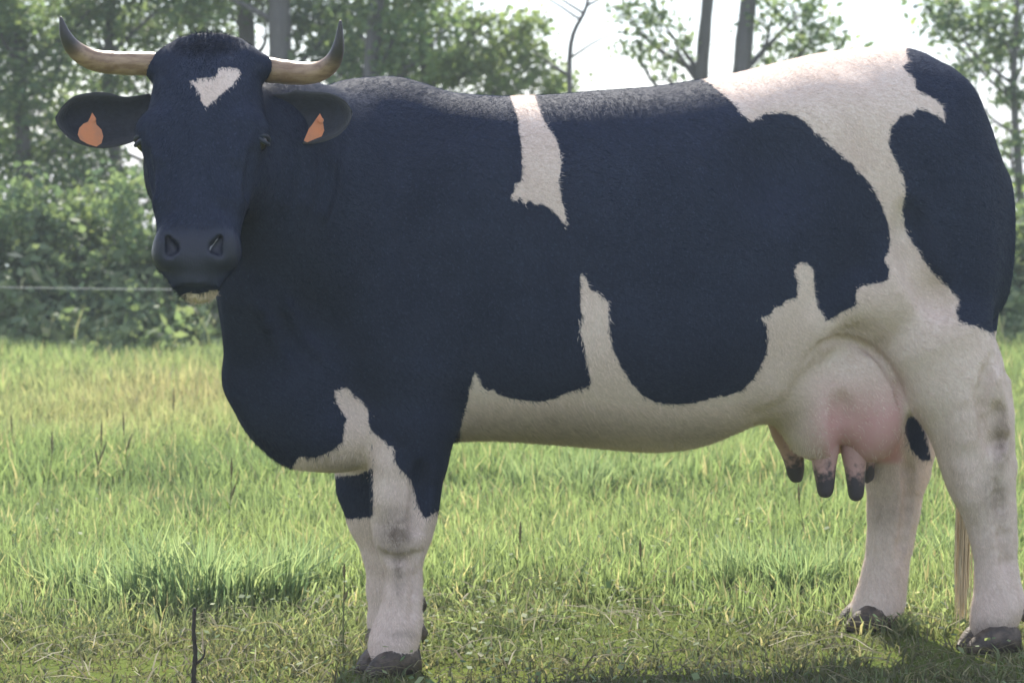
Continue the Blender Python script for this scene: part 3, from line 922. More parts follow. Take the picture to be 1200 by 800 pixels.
for s in (1, -1):
    ell(H(0.192 * q, 0.108 * s, 0.022), (0.030, 0.024, 0.026), k=0.05)                     # brow over the eye
    ell(H(0.26 * q, 0.070 * s, -0.10), (0.06, 0.06, 0.06), k=0.06)                         # cheek
    cone(H(0.25 * q, 0.096 * s, 0.034), H(0.35 * q, 0.076 * s, 0.036), 0.012, 0.010, k=0.05)    # cheek bone
    ell(H(0.472 * q, 0.055 * s, 0.022), (0.036, 0.034, 0.036), k=0.03)                     # muzzle pads
    cone(H(0.412 * q, 0.056 * s, 0.048), H(0.445 * q, 0.066 * s, 0.047), 0.009, 0.012, k=0.03)  # wing above the nostril
    cone(H(0.446 * q, 0.060 * s, 0.052), H(0.470 * q, 0.045 * s, 0.057), 0.0075, 0.0130, k=0.006, sub=True)  # nostril
    cone(H(0.470 * q, 0.045 * s, 0.055), H(0.478 * q, 0.054 * s, 0.053), 0.0130, 0.009, k=0.006, sub=True)
    cone(H(0.010, 0.088 * s, -0.02), H(0.022, 0.118 * s, -0.022), 0.033, 0.027, k=0.03)    # horn bases
ell(H(-0.012, 0, -0.03), (0.045, 0.08, 0.045), k=0.04, R=HR)                               # poll
ell(H(0.512 * q, 0, -0.030), (0.042, 0.042, 0.042), k=0.03)                                # chin
mo = [H(0.505 * q, -0.080, 0.014), H(0.519 * q, -0.045, 0.038), H(0.523 * q, 0, 0.044), H(0.519 * q, 0.045, 0.038), H(0.505 * q, 0.082, 0.014)]
for i in range(4): cone(mo[i], mo[i + 1], 0.0022, 0.0022, k=0.010, sub=True)               # mouth line

def surf(u, v, Ya=4.5, Yb=6.2):
    """first point of the body met by the ray through a pixel (cow frame)"""
    Y = np.arange(Ya, Yb, 0.003)
    d = ray(u, v)
    P = to_local(C0 + d[None, :] * (Y / d[1])[:, None])
    ii = [np.clip(np.searchsorted(g, P[:, k]), 0, len(g) - 1) for k, g in enumerate((GA, GL, GZ))]
    hit = np.flatnonzero(F[ii[0], ii[1], ii[2]] < 0)
    return P[hit[0]] if len(hit) else P[-1]
away = -toward
for s in (1, -1):
    cone(H(0.30 * q, 0.088 * s, 0.066), H(0.40 * q, 0.078 * s, 0.064), 0.012, 0.010, k=0.03, sub=True)   # hollow beside the nasal bone
    cone(H(0.255 * q, 0.118 * s, 0.040), H(0.33 * q, 0.102 * s, 0.020), 0.006, 0.006, k=0.03, sub=True)    # below the cheek bone
# soft vertical folds of neck skin, creases of the brisket, veins of the belly
for rows, r_ in (([(340, 172), (337, 210), (330, 250)], 0.011), ([(362, 168), (362, 205), (352, 255)], 0.012), ([(390, 175), (386, 215), (372, 265)], 0.012),
                 ([(300, 345), (318, 395), (345, 440)], 0.012), ([(330, 345), (350, 390), (380, 425)], 0.011)):
    pp = [surf(u, v) + away * (r_ * 0.55) for u, v in spline(rows, 7)]
    for i in range(6): cone(pp[i], pp[i + 1], r_ * (0.5 if i == 0 else 1), r_ * (0.4 if i == 5 else 1), k=0.016)
def groove(rows, r_, k=0.02, out=0.0, n=8):
    pp = [surf(u, v) - away * out for u, v in spline(rows, n)]
    for i in range(n - 1): cone(pp[i], pp[i + 1], r_ * (0.6 if i == 0 else 1), r_ * (0.6 if i == n - 2 else 1), k=k, sub=True)
def ridge(rows, r_, k=0.025, inset=0.6, n=8):
    pp = [surf(u, v) + away * r_ * inset for u, v in spline(rows, n)]
    for i in range(n - 1): cone(pp[i], pp[i + 1], r_ * (0.5 if i == 0 else 1), r_ * (0.5 if i == n - 2 else 1), k=k)
groove([(946, 422), (962, 405), (985, 397), (1012, 404), (1035, 424), (1050, 450), (1058, 478)], 0.011, 0.012, n=14)      # edge of the udder under the flank
groove([(985, 470), (986, 500), (986, 535)], 0.010, 0.04, out=0.004)                       # between the quarters
# near hind leg: tendon, hock hollow, shank
ridge([(1160, 425), (1170, 465), (1174, 500), (1172, 540)], 0.013, 0.025, 0.5)
groove([(1163, 420), (1150, 465), (1154, 505), (1172, 532)], 0.013, 0.025)
groove([(1168, 475), (1172, 505), (1172, 522)], 0.014, 0.018)
ridge([(1128, 470), (1132, 520), (1136, 560), (1146, 600)], 0.016, 0.04, 0.75)
groove([(1168, 565), (1173, 620), (1179, 675)], 0.010, 0.02)
# far hind leg
groove([(1062, 535), (1063, 590), (1054, 655)], 0.010, 0.02)
# near front leg: forearm, knee, shank, fetlock
ridge([(455, 520), (452, 560), (452, 600)], 0.018, 0.04, 0.7)
groove([(492, 545), (491, 585), (487, 620)], 0.010, 0.03)
groove([(481, 650), (484, 690), (482, 728)], 0.007, 0.012)
groove([(448, 648), (468, 656), (490, 648)], 0.005, 0.02)
# thigh and flank lines
groove([(1062, 250), (1072, 310), (1100, 360)], 0.010, 0.06, out=0.007)

# ---- surface nets
def surface_nets():
    S = F < 0
    cell = np.zeros(tuple(n - 1 for n in F.shape), dtype=np.uint8)
    for i in (0, 1):
        for j in (0, 1):
            for k in (0, 1):
                cell += S[i:F.shape[0] - 1 + i, j:F.shape[1] - 1 + j, k:F.shape[2] - 1 + k]
    act = (cell > 0) & (cell < 8)
    idx = np.argwhere(act)
    vid = np.full(cell.shape, -1, dtype=np.int32)
    vid[act] = np.arange(len(idx))
    cv = {}
    for i in (0, 1):
        for j in (0, 1):
            for k in (0, 1):
                cv[(i, j, k)] = F[idx[:, 0] + i, idx[:, 1] + j, idx[:, 2] + k].astype(np.float64)
    acc = np.zeros((len(idx), 3)); cnt = np.zeros(len(idx))
    for ax in range(3):
        for p in (0, 1):
            for r in (0, 1):
                o = [p, r]; o.insert(ax, 0); e = list(o); e[ax] = 1
                f0, f1 = cv[tuple(o)], cv[tuple(e)]
                m = (f0 < 0) != (f1 < 0)
                t = np.where(m, f0 / np.where(m, f0 - f1, 1), 0)
                pos = np.tile(np.array(o, float), (len(idx), 1)); pos[:, ax] = t
                acc[m] += pos[m]; cnt[m] += 1
    loc = idx + acc / cnt[:, None]
    V = np.stack([np.interp(loc[:, i], np.arange(len(g)), g) for i, g in enumerate((GA, GL, GZ))], 1)
    quads = []
    for ax in range(3):
        b, c = (ax + 1) % 3, (ax + 2) % 3
        lo = [slice(1, n - 1) for n in F.shape]; hi = list(lo)
        lo[ax] = slice(0, F.shape[ax] - 1); hi[ax] = slice(1, F.shape[ax])
        s0, s1 = S[tuple(lo)], S[tuple(hi)]
        e = np.argwhere(s0 != s1)
        flip = s0[tuple(e.T)]
        e = e + np.array([0 if i == ax else 1 for i in range(3)])
        def vv(db, dc):
            x = e.copy(); x[:, b] -= db; x[:, c] -= dc
            return vid[x[:, 0], x[:, 1], x[:, 2]]
        q4 = np.stack([vv(1, 1), vv(0, 1), vv(0, 0), vv(1, 0)], 1)
        q4[~flip] = q4[~flip][:, ::-1]
        quads.append(q4)
    Q = np.concatenate(quads)
    # light smoothing
    E2 = np.concatenate([Q[:, [0, 1]], Q[:, [1, 2]], Q[:, [2, 3]], Q[:, [3, 0]]])
    for lam in (0.5, -0.52, 0.5, -0.52, 0.4):
        s = np.zeros_like(V); d = np.zeros(len(V))
        for c in range(3):
            s[:, c] = np.bincount(E2[:, 0], V[E2[:, 1], c], len(V)) + np.bincount(E2[:, 1], V[E2[:, 0], c], len(V))
        d = np.bincount(E2[:, 0], minlength=len(V)) + np.bincount(E2[:, 1], minlength=len(V))
        V = V + lam * (s / np.maximum(d, 1)[:, None] - V)
    return V, Q
glint_paths = [[surf(u, v) - away * 0.001 for u, v in spline(r_, 9)] for r_ in ([(196, 281), (201, 287), (205, 294), (203, 301)], [(255, 280), (249, 287), (245, 294), (247, 301), (253, 303)])]  # lines of the painted nostril glints
body_v, body_q = surface_nets()
del F

# ---- coat pattern: outlines of the black patches, traced in the photograph, kept per vertex
def poly_sd(u, v, P):
    """signed distance in pixels, negative inside"""
    P = np.asarray(P, float); Q = np.roll(P, -1, axis=0)
    d2 = np.full(len(u), 1e12); ins = np.zeros(len(u), bool)
    for (x0, y0), (x1, y1) in zip(P, Q):
        ex, ey = x1 - x0, y1 - y0
        t = np.clip(((u - x0) * ex + (v - y0) * ey) / (ex * ex + ey * ey + 1e-9), 0, 1)
        d2 = np.minimum(d2, (u - x0 - t * ex) ** 2 + (v - y0 - t * ey) ** 2)
        cr = ((y0 > v) != (y1 > v))
        with np.errstate(divide='ignore', invalid='ignore'):
            ins ^= cr & (u < ex * (v - y0) / (ey if ey else 1e-9) + x0)
    return np.where(ins, -1, 1) * np.sqrt(d2)

BLACK_MAIN = [(818, 91), (831, 97), (841, 106), (852, 115), (862, 124), (866, 131), (881, 143), (889, 137), (897, 134), (921, 133), (932, 136), (942, 142),
    (957, 157), (970, 168), (984, 181), (1000, 194), (1010, 205), (1019, 214), (1026, 226), (1034, 242), (1041, 262), (1043, 280), (1042, 294), (1036, 304), (1042, 315),
    (1041, 328), (1024, 333), (1010, 336), (1004, 339), (1002, 348), (1004, 357), (984, 367), (968, 377), (962, 366), (957, 357), (954, 335), (953, 315),
    (942, 307), (935, 309), (931, 318), (935, 332), (934, 349), (922, 352), (913, 360), (908, 359), (905, 367), (892, 373), (898, 380), (900, 396), (898, 415), (890, 432),
    (881, 446), (868, 459), (850, 464), (832, 467), (815, 472), (790, 474), (768, 471), (752, 463), (740, 450), (728, 430), (718, 408), (714, 385), (713, 355),
    (700, 343), (691, 338), (684, 320), (680, 322), (680, 345), (682, 372), (680, 390), (684, 402), (688, 425), (693, 450), (684, 456), (672, 458), (658, 462), (656, 466), (632, 471),
    (605, 468), (590, 464), (582, 462), (580, 454), (574, 458), (565, 455), (562, 446), (556, 436), (551, 452), (547, 475), (542, 493), (539, 510), (537, 545), (526, 595), (510, 600),
    (505, 604), (497, 608), (492, 597), (487, 580), (481, 562), (471, 552), (463, 541), (462, 522), (455, 523), (447, 515), (440, 509), (433, 503),
    (437, 530), (437, 605), (422, 607), (408, 608), (380, 600), (200, 560), (0, 540), (0, -80), (818, -80)]
BLACK_REAR = [(1062, 60), (1064, 72), (1057, 79), (1066, 86), (1073, 94), (1073, 105), (1082, 109), (1091, 113), (1105, 123), (1108, 144), (1099, 136), (1086, 131), (1074, 127),
    (1070, 134), (1055, 136), (1050, 144), (1044, 150), (1041, 168), (1046, 182), (1052, 194), (1060, 212), (1061, 226), (1057, 247), (1062, 273), (1076, 294), (1091, 318), (1103, 331), (1110, 336),
    (1117, 345), (1125, 352), (1121, 360), (1120, 367), (1125, 378), (1135, 381), (1146, 383), (1158, 389), (1167, 391), (1260, 391), (1260, -60), (1075, -60)]
WHITE_BAND = [(596, 108), (600, 120), (606, 135), (608, 150), (611, 172), (612, 195), (611, 213), (604, 216), (602, 224), (598, 231), (603, 237), (608, 232), (612, 237), (616, 240), (622, 235), (626, 242), (634, 239), (644, 244),
    (654, 254), (665, 266), (662, 250), (658, 232), (655, 214), (658, 190), (656, 176), (650, 160), (642, 150), (636, 138), (630, 122), (625, 108)]
WHITE_BRISKET = [(392, 458), (405, 454), (412, 459), (416, 466), (425, 470), (431, 480), (433, 503), (437, 530), (437, 548), (420, 556), (380, 558), (340, 553), (346, 543), (350, 535), (370, 536), (388, 529),
    (402, 517), (404, 497), (407, 490), (400, 482), (394, 472)]
BLAZE = [(222, 95), (226, 94), (232, 98), (231, 92), (242, 92), (252, 90), (255, 87), (256, 80), (268, 79), (280, 81), (282, 87), (272, 100), (263, 108), (254, 116), (248, 120), (243, 127), (235, 119), (236, 113), (230, 104)]

wv = to_world(body_v)
pu, pv = project(wv)
band = np.maximum(poly_sd(pu, pv, BLACK_MAIN), -poly_sd(pu, pv, WHITE_BAND))
band = np.maximum(band, -poly_sd(pu, pv, WHITE_BRISKET))
hc_ = (body_v - HEAD_P) @ HR.T
bl = poly_sd(pu, pv, BLAZE)
bl[(hc_[:, 2] < -0.01) | (hc_[:, 0] > 0.3)] = 50
band = np.maximum(band, -bl)
coat = np.minimum(band, poly_sd(pu, pv, BLACK_REAR))     # negative = black
# far front leg stays black down to its own edge; far inner sides of the legs stay white
chin = ((hc_[:, 0] > 0.525 * q) & (np.abs(hc_[:, 1] - 0.012) < 0.035) & (hc_[:, 2] < 0.0) & (hc_[:, 2] > -0.09))
coat = np.where(chin, 2.0, coat)
patch = poly_sd(pu, pv, [(1054, 466), (1064, 462), (1074, 480), (1086, 510), (1092, 540), (1080, 539), (1068, 527), (1060, 505)])
coat = np.where(body_v[:, 1] < -0.02, np.minimum(coat, patch), coat)
pink = np.clip((pv - 430) / 60, 0, 1) * np.clip((pu - 935) / 40, 0, 1) * np.clip((1064 - pu) / 12, 0, 1) * (pv < 560) * (body_v[:, 1] > -0.24) * (body_v[:, 1] < 0.245)
pink = pink * np.clip((546 - pv) / 6, 0, 1)
# soil on knees and pasterns, soil plus painted hollow shade on hocks; bare wet skin on the muzzle
def blob(u0, v0, ru, rv): return np.clip(1.25 - np.sqrt(((pu - u0) / ru) ** 2 + ((pv - v0) / rv) ** 2), 0, 1)
dirt_shade = np.maximum.reduce([blob(464, 624, 24, 30), 0.8 * blob(468, 662, 9, 40), 0.55 * blob(470, 742, 20, 6), 0.65 * blob(1172, 515, 12, 40), 0.8 * blob(1160, 740, 36, 16), 0.5 * blob(1166, 578, 18, 34),
                          0.8 * blob(1015, 738, 30, 14), 0.35 * blob(1040, 600, 30, 30), 0.5 * blob(640, 505, 160, 26), 0.4 * blob(810, 508, 80, 20), 0.35 * blob(400, 545, 40, 14)])
nose = np.clip((hc_[:, 0] - 0.412 * q) / 0.05, 0, 1) * np.clip((hc_[:, 2] - 0.012) / 0.02, 0, 1) * (np.linalg.norm(hc_, axis=1) < 0.75)

# ---- materials
def coat_material():
    m, nt, b = new_mat("cow_coat")
    c = attr_node(nt, "coat").outputs["Fac"]
    n1 = noise_node(nt, 70, 3, 0.6, stretch=(1.0, 1.0, 0.45)).outputs["Fac"]
    n2 = noise_node(nt, 260, 3, 0.6, stretch=(1.0, 1.0, 0.25)).outputs["Fac"]
    j = math_node(nt, 'ADD', math_node(nt, 'MULTIPLY', math_node(nt, 'SUBTRACT', n1, 0.5), 4.5), math_node(nt, 'MULTIPLY', math_node(nt, 'SUBTRACT', n2, 0.5), 4.0))
    w = ramp(nt, math_node(nt, 'ADD', c, j), -1.2, 1.2)
    big = noise_node(nt, 5.0, 5, 0.6).outputs["Fac"]
    hair = noise_node(nt, 420, 4, 0.7, stretch=(0.35, 1.0, 0.35)).outputs["Fac"]
    blk = mix_col(nt, ramp(nt, big, 0.3, 0.7), (0.022, 0.029, 0.051), (0.033, 0.042, 0.071))  # blue of sky reflection and veil put into the black base colour
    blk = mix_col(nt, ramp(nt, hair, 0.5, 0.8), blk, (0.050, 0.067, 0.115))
    wht = mix_col(nt, ramp(nt, big, 0.35, 0.7), (0.72, 0.60, 0.525), (0.83, 0.725, 0.65))
    wht = mix_col(nt, ramp(nt, hair, 0.35, 0.75), mix_col(nt, 1.0, wht, (0.84, 0.82, 0.80), 'MULTIPLY'), wht)
    mud = noise_node(nt, 28, 5, 0.65).outputs["Fac"]
    dn = math_node(nt, 'MULTIPLY', attr_node(nt, "dirt_shade").outputs["Fac"], ramp(nt, mud, 0.25, 0.7))
    wht = mix_col(nt, dn, wht, (0.17, 0.13, 0.105))
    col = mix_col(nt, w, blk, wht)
    pk = math_node(nt, "MULTIPLY", attr_node(nt, "pink").outputs["Fac"], ramp(nt, big, 0.2, 0.6, 0.65, 1.0))
    col = mix_col(nt, pk, col, (0.60, 0.34, 0.33))
    ns = attr_node(nt, "nose").outputs["Fac"]
    col = mix_col(nt, ns, col, (0.015, 0.020, 0.036))
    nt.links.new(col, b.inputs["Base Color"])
    rr = math_node(nt, 'SUBTRACT', 0.62, math_node(nt, 'MULTIPLY', ns, 0.34))
    nt.links.new(rr, b.inputs["Roughness"])
    nt.links.new(math_node(nt, "ADD", 0.04, math_node(nt, "MULTIPLY", ns, 0.3)), b.inputs["Specular IOR Level"])
    b.inputs["Sheen Weight"].default_value = 0.0
    b.inputs["Sheen Roughness"].default_value = 0.4
    hgt = math_node(nt, 'ADD', hair, math_node(nt, 'MULTIPLY', n2, 0.7))
    bump(nt, b, hgt, 0.35, 0.004)
    return m
MAT_COAT = coat_material()

cow = empty("cow", COW_O)
tag(cow, "large black and white horned cow with orange ear tags standing in the pasture", "cow")
def W(p): return to_world(p) - COW_O      # cow frame -> coordinates under the empty
body = mesh_obj("body", W(body_v), body_q, MAT_COAT, cow, attrs={"coat": coat, "dirt_shade": dirt_shade, "nose": nose, "pink": pink})
# ---- horns
m_horn, nt, b = new_mat("horn")
tt = attr_node(nt, "along").outputs["Fac"]
streak = noise_node(nt, 60, 5, 0.6, stretch=(0.3, 1, 1)).outputs["Fac"]
c_ = mix_col(nt, ramp(nt, streak, 0.35, 0.7), (0.22, 0.135, 0.085), (0.40, 0.28, 0.18))
c_ = mix_col(nt, ramp(nt, tt, 0.55, 0.8), c_, (0.045, 0.043, 0.046))
nt.links.new(c_, b.inputs["Base Color"]); b.inputs["Roughness"].default_value = 0.42
bump(nt, b, noise_node(nt, 90, 3).outputs["Fac"], 0.3, 0.003)

def horn(rows):
    q_ = spline([(u, v, Y, r) for u, v, Y, r in rows], 30)
    P = np.array([at_depth(u, v, Y) for u, v, Y, _ in q_]); R = np.maximum([r * Y / FPX for _, _, Y, r in q_], 0.0015)
    R = R * (1 + 0.035 * np.sin(np.arange(30) * 1.9) * (np.linspace(1, 0, 30) ** 2))
    V, Fc = tube(P - COW_O, R, 16)
    return mesh_obj("horn", V, Fc, m_horn, cow, attrs={"along": np.repeat(np.linspace(0, 1, 30), 16)})
horn([(200, 77, 5.03, 14.5), (170, 75, 5.03, 14), (135, 74, 5.02, 13.5), (108, 70, 5.0, 12.5), (88, 58, 4.98, 10.5), (77, 42, 4.96, 7), (71, 20, 4.95, 1.5)])
horn([(298, 80, 5.05, 15), (322, 83, 5.05, 14.5), (350, 86, 5.05, 13.5), (374, 84, 5.04, 12), (390, 72, 5.02, 10), (397, 52, 5.0, 6.5), (399, 24, 4.99, 1.5)])

# ---- ears (cupped leaves) with tags
m_ear, nt, b = new_mat("ear_hide")
e_n = noise_node(nt, 90, 4).outputs["Fac"]
rim = attr_node(nt, "rim").outputs["Fac"]
c_ = mix_col(nt, ramp(nt, e_n, 0.3, 0.7), (0.013, 0.017, 0.028), (0.022, 0.028, 0.044))
c_ = mix_col(nt, math_node(nt, 'MULTIPLY', rim, 0.5), c_, (0.12, 0.12, 0.13))
nt.links.new(c_, b.inputs["Base Color"]); b.inputs["Roughness"].default_value = 0.7; b.inputs["Sheen Weight"].default_value = 0.3
bump(nt, b, noise_node(nt, 200, 4, stretch=(0.3, 1, 1)).outputs["Fac"], 0.4, 0.003)

def ear(mid, half, depth, Yb, Yt, cup):
    """mid: centre line pixels, half: half widths (pixels, upper, lower)"""
    ns, nw = 22, 13
    ml = spline(mid, ns); hw = spline(half, ns)
    front, back = [], []
    for i in range(ns):
        s = i / (ns - 1)
        Y = Yb + (Yt - Yb) * s
        t = ml[min(i + 1, ns - 1)] - ml[max(i - 1, 0)]; t /= np.linalg.norm(t)
        nrm = np.array([-t[1], t[0]])
        if nrm[1] > 0: nrm = -nrm
        for j in range(nw):
            x = -1 + 2 * j / (nw - 1)
            h = hw[i, 0] if x > 0 else hw[i, 1]
            uv = ml[i] + nrm * x * max(h, 0.5)
            bowl = cup * (1 - x * x) * math.sin(math.pi * min(1, 0.15 + s * 0.8)) 
            front.append(at_depth(uv[0], uv[1], Y + bowl))
            back.append(at_depth(uv[0], uv[1], Y + bowl + depth * (0.25 + 0.75 * (1 - x * x)) * (1.0 - 0.6 * s)))
    V = np.array(front + back) - COW_O
    N = ns * nw
    Fc = []
    idx = lambda i, j: i * nw + j
    for i in range(ns - 1):
        for j in range(nw - 1):
            Fc.append([idx(i, j), idx(i, j + 1), idx(i + 1, j + 1), idx(i + 1, j)])
            Fc.append([N + idx(i, j), N + idx(i + 1, j), N + idx(i + 1, j + 1), N + idx(i, j + 1)])
    for i in range(ns - 1):
        Fc.append([idx(i, 0), idx(i + 1, 0), N + idx(i + 1, 0), N + idx(i, 0)])
        Fc.append([idx(i, nw - 1), N + idx(i, nw - 1), N + idx(i + 1, nw - 1), idx(i + 1, nw - 1)])
    for j in range(nw - 1):
        Fc.append([idx(ns - 1, j), idx(ns - 1, j + 1), N + idx(ns - 1, j + 1), N + idx(ns - 1, j)])
        Fc.append([idx(0, j), N + idx(0, j), N + idx(0, j + 1), idx(0, j + 1)])
    x = np.tile(np.abs(np.linspace(-1, 1, nw)), ns * 2)
    rm = np.clip((x - 0.75) / 0.25, 0, 1)
    o = mesh_obj("ear", V, Fc, m_ear, cow, attrs={"rim": rm})
    return o
ear_a = ear([(182, 122), (150, 138), (118, 141), (88, 140), (72, 139), (65, 138)], [(14, 24), (26, 29), (33, 33), (28, 26), (15, 13), (2, 2)], 0.03, 5.07, 4.97, 0.035)
ear_b = ear([(312, 124), (335, 136), (360, 138), (388, 135), (405, 133), (413, 132)], [(16, 18), (31, 26), (31, 31), (26, 27), (16, 16), (2, 2)], 0.03, 5.06, 4.99, 0.035)

m_tag, nt, b = new_mat("orange_plastic")
c_ = mix_col(nt, ramp(nt, noise_node(nt, 40, 4).outputs["Fac"], 0.35, 0.7), (0.62, 0.22, 0.10), (0.50, 0.20, 0.11))
nt.links.new(c_, b.inputs["Base Color"]); b.inputs["Roughness"].default_value = 0.45

def ear_tag(outline, Y, ear_o, tilt=0.0):
    n = len(outline); V = []
    c = np.mean(outline, 0)
    for dy in (0.0, 0.003):
        for u, v in outline:
            V.append(at_depth(u, v, Y + dy + tilt * (u - c[0]) / 500))
    Fc = [list(range(n)), [2 * n - 1 - i for i in range(n)]] + [[i, i + n, (i + 1) % n + n, (i + 1) % n] for i in range(n)]
    o = mesh_obj("ear_tag", np.array(V) - COW_O, Fc, m_tag, ear_o, smooth=False)
    # round stud in the neck of the tag
    top = min(outline, key=lambda p: p[1])
    P0 = at_depth(top[0] + 1, top[1] + 8, Y - 0.004) - COW_O
    V2, F2 = tube([P0, P0 + np.array([0, 0.008, 0])], [0.006, 0.006], 12)
    mesh_obj("tag_stud", V2, F2, m_tag, ear_o, smooth=False)
    return o
ear_tag([(108, 132), (112, 138), (113, 146), (119, 152), (121, 160), (119, 168), (113, 172), (103, 169), (94, 164), (91, 158), (93, 150), (98, 145), (103, 143), (106, 137)], 4.985, ear_a)
ear_tag([(375, 133), (378, 139), (379, 147), (380, 153), (377, 160), (369, 163), (360, 167), (356, 165), (359, 158), (362, 151), (366, 146), (370, 140)], 4.99, ear_b, 0.3)

# ---- sky glints on the wet nostrils, painted as pale grey tubes
m_glint, nt, b = new_mat("pale_glint")
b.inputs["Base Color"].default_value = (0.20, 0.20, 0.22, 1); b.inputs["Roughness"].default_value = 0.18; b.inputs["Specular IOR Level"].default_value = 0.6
for r_ in glint_paths:
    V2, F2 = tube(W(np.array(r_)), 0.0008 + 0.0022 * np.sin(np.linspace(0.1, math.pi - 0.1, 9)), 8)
    mesh_obj("nostril_glint", V2, F2, m_glint, cow)

# ---- eyes
m_eye, nt, b = new_mat("eye")
b.inputs["Base Color"].default_value = (0.012, 0.010, 0.010, 1); b.inputs["Roughness"].default_value = 0.08; b.inputs["Coat Weight"].default_value = 0.6
m_lid, nt, b = new_mat("eyelid")
b.inputs["Base Color"].default_value = (0.022, 0.030, 0.048, 1); b.inputs["Roughness"].default_value = 0.55
for s in (1, -1):
    c = H(0.215 * q, 0.123 * s, 0.014)
    V, Fc = [], []
    nu_, nv_ = 20, 12
    for i in range(nv_ + 1):
        for j in range(nu_):
            th, ph = math.pi * i / nv_, 2 * math.pi * j / nu_
            V.append(c + 0.0235 * np.array([math.sin(th) * math.cos(ph), math.sin(th) * math.sin(ph), math.cos(th)]))
    for i in range(nv_):
        for j in range(nu_):
            Fc.append([i * nu_ + j, (i + 1) * nu_ + j, (i + 1) * nu_ + (j + 1) % nu_, i * nu_ + (j + 1) % nu_])
    eye = mesh_obj("eye", W(np.array(V)), Fc, m_eye, cow)
    out = h_w * s * 0.86 + h_n * 0.5; out /= np.linalg.norm(out)
    e1 = h_t; e2 = np.cross(out, e1)
    for sign in (-1, 1):
        aa_ = np.linspace(0.02, math.pi - 0.02, 14)
        arc = [c + 0.0245 * (lambda d_: d_ / np.linalg.norm(d_))(out + e2 * 1.15 * math.cos(a) + e1 * sign * (0.42 if sign > 0 else 0.30) * math.sin(a)) for a in aa_]
        V2, F2 = tube(arc, [0.0022 + 0.0028 * math.sin(a) for a in aa_], 8)
        mesh_obj("eyelid", W(V2), F2, m_lid, eye)

# ---- teats
m_te, nt, b = new_mat("teat_skin")
al = attr_node(nt, "along").outputs["Fac"]
c_ = mix_col(nt, ramp(nt, math_node(nt, 'ADD', al, math_node(nt, 'MULTIPLY', math_node(nt, 'SUBTRACT', noise_node(nt, 60, 3).outputs["Fac"], 0.5), 0.5)), 0.28, 0.5), (0.50, 0.31, 0.28), (0.050, 0.042, 0.050))
nt.links.new(c_, b.inputs["Base Color"]); b.inputs["Roughness"].default_value = 0.5
bump(nt, b, noise_node(nt, 220, 3, stretch=(1, 1, 3)).outputs["Fac"], 0.35, 0.002)
def teat(rows, lat):
    q_ = spline(rows, 16)
    P = np.array([L(u, v, lat) for u, v, r in q_]); R = np.array([r * pxm(u, v, lat) for u, v, r in q_])
    V, Fc = tube(W(P), R, 14)
    mesh_obj("teat", V, Fc, m_te, cow, attrs={"along": np.repeat(np.linspace(0, 1, 16), 14)})
teat([(905, 480, 10), (918, 505, 15), (926, 524, 13.5), (931, 542, 11.5), (932, 552, 10.5), (933, 560, 8), (933, 564, 5.5), (933, 565, 1)], -0.10)
teat([(970, 490, 14), (967, 520, 17), (966, 545, 14), (967, 562, 11.5), (967, 575, 9.5), (967, 581, 6.5), (967, 583, 1)], 0.125)
teat([(1000, 490, 14), (1001, 525, 16), (1002, 548, 12.5), (1003, 567, 10.5), (1003, 579, 9), (1003, 585, 6), (1003, 587, 1)], 0.115)
teat([(1012, 505, 18), (1014, 530, 13), (1015, 548, 10), (1016, 560, 8), (1016, 566, 1)], -0.10)

# ---- hooves
m_hoof, nt, b = new_mat("hoof_horn")
c_ = mix_col(nt, ramp(nt, noise_node(nt, 45, 5).outputs["Fac"], 0.35, 0.7), (0.045, 0.034, 0.028), (0.125, 0.095, 0.070))
nt.links.new(c_, b.inputs["Base Color"]); b.inputs["Roughness"].default_value = 0.6
bump(nt, b, noise_node(nt, 60, 4, stretch=(1, 1, 4)).outputs["Fac"], 0.5, 0.004)

def claw(base, fwd, side, ln, wd, ht, curve):
    """one toe of a cloven hoof: wedge, high heel, curved toe"""
    up = np.array([0, 0, 1.0])
    secs = [(-0.42, 0.62, 0.70), (-0.30, 0.9, 0.86), (-0.05, 1.0, 1.0), (0.2, 0.98, 0.86), (0.40, 0.82, 0.58), (0.52, 0.55, 0.34), (0.58, 0.25, 0.18)]
    V = []; m = 10
    for x, w_, h_ in secs:
        cx = base + fwd * x * ln + side * curve * (x ** 2) * ln * -0.25
        for k in range(m):
            a = math.pi * k / (m - 1)
            V.append(cx + side * wd * 0.5 * w_ * math.cos(a) * (1.0 if k not in (0, m - 1) else 1.06) + up * ht * h_ * math.sin(a) ** 0.7)
    Fc = []
    for i in range(len(secs) - 1):
        for k in range(m - 1):
            Fc.append([i * m + k, i * m + k + 1, (i + 1) * m + k + 1, (i + 1) * m + k])
        Fc.append([i * m, (i + 1) * m, (i + 1) * m + m - 1, i * m + m - 1])
    Fc.append(list(range(m))); Fc.append([(len(secs) - 1) * m + k for k in range(m)][::-1])
    return np.array(V), Fc

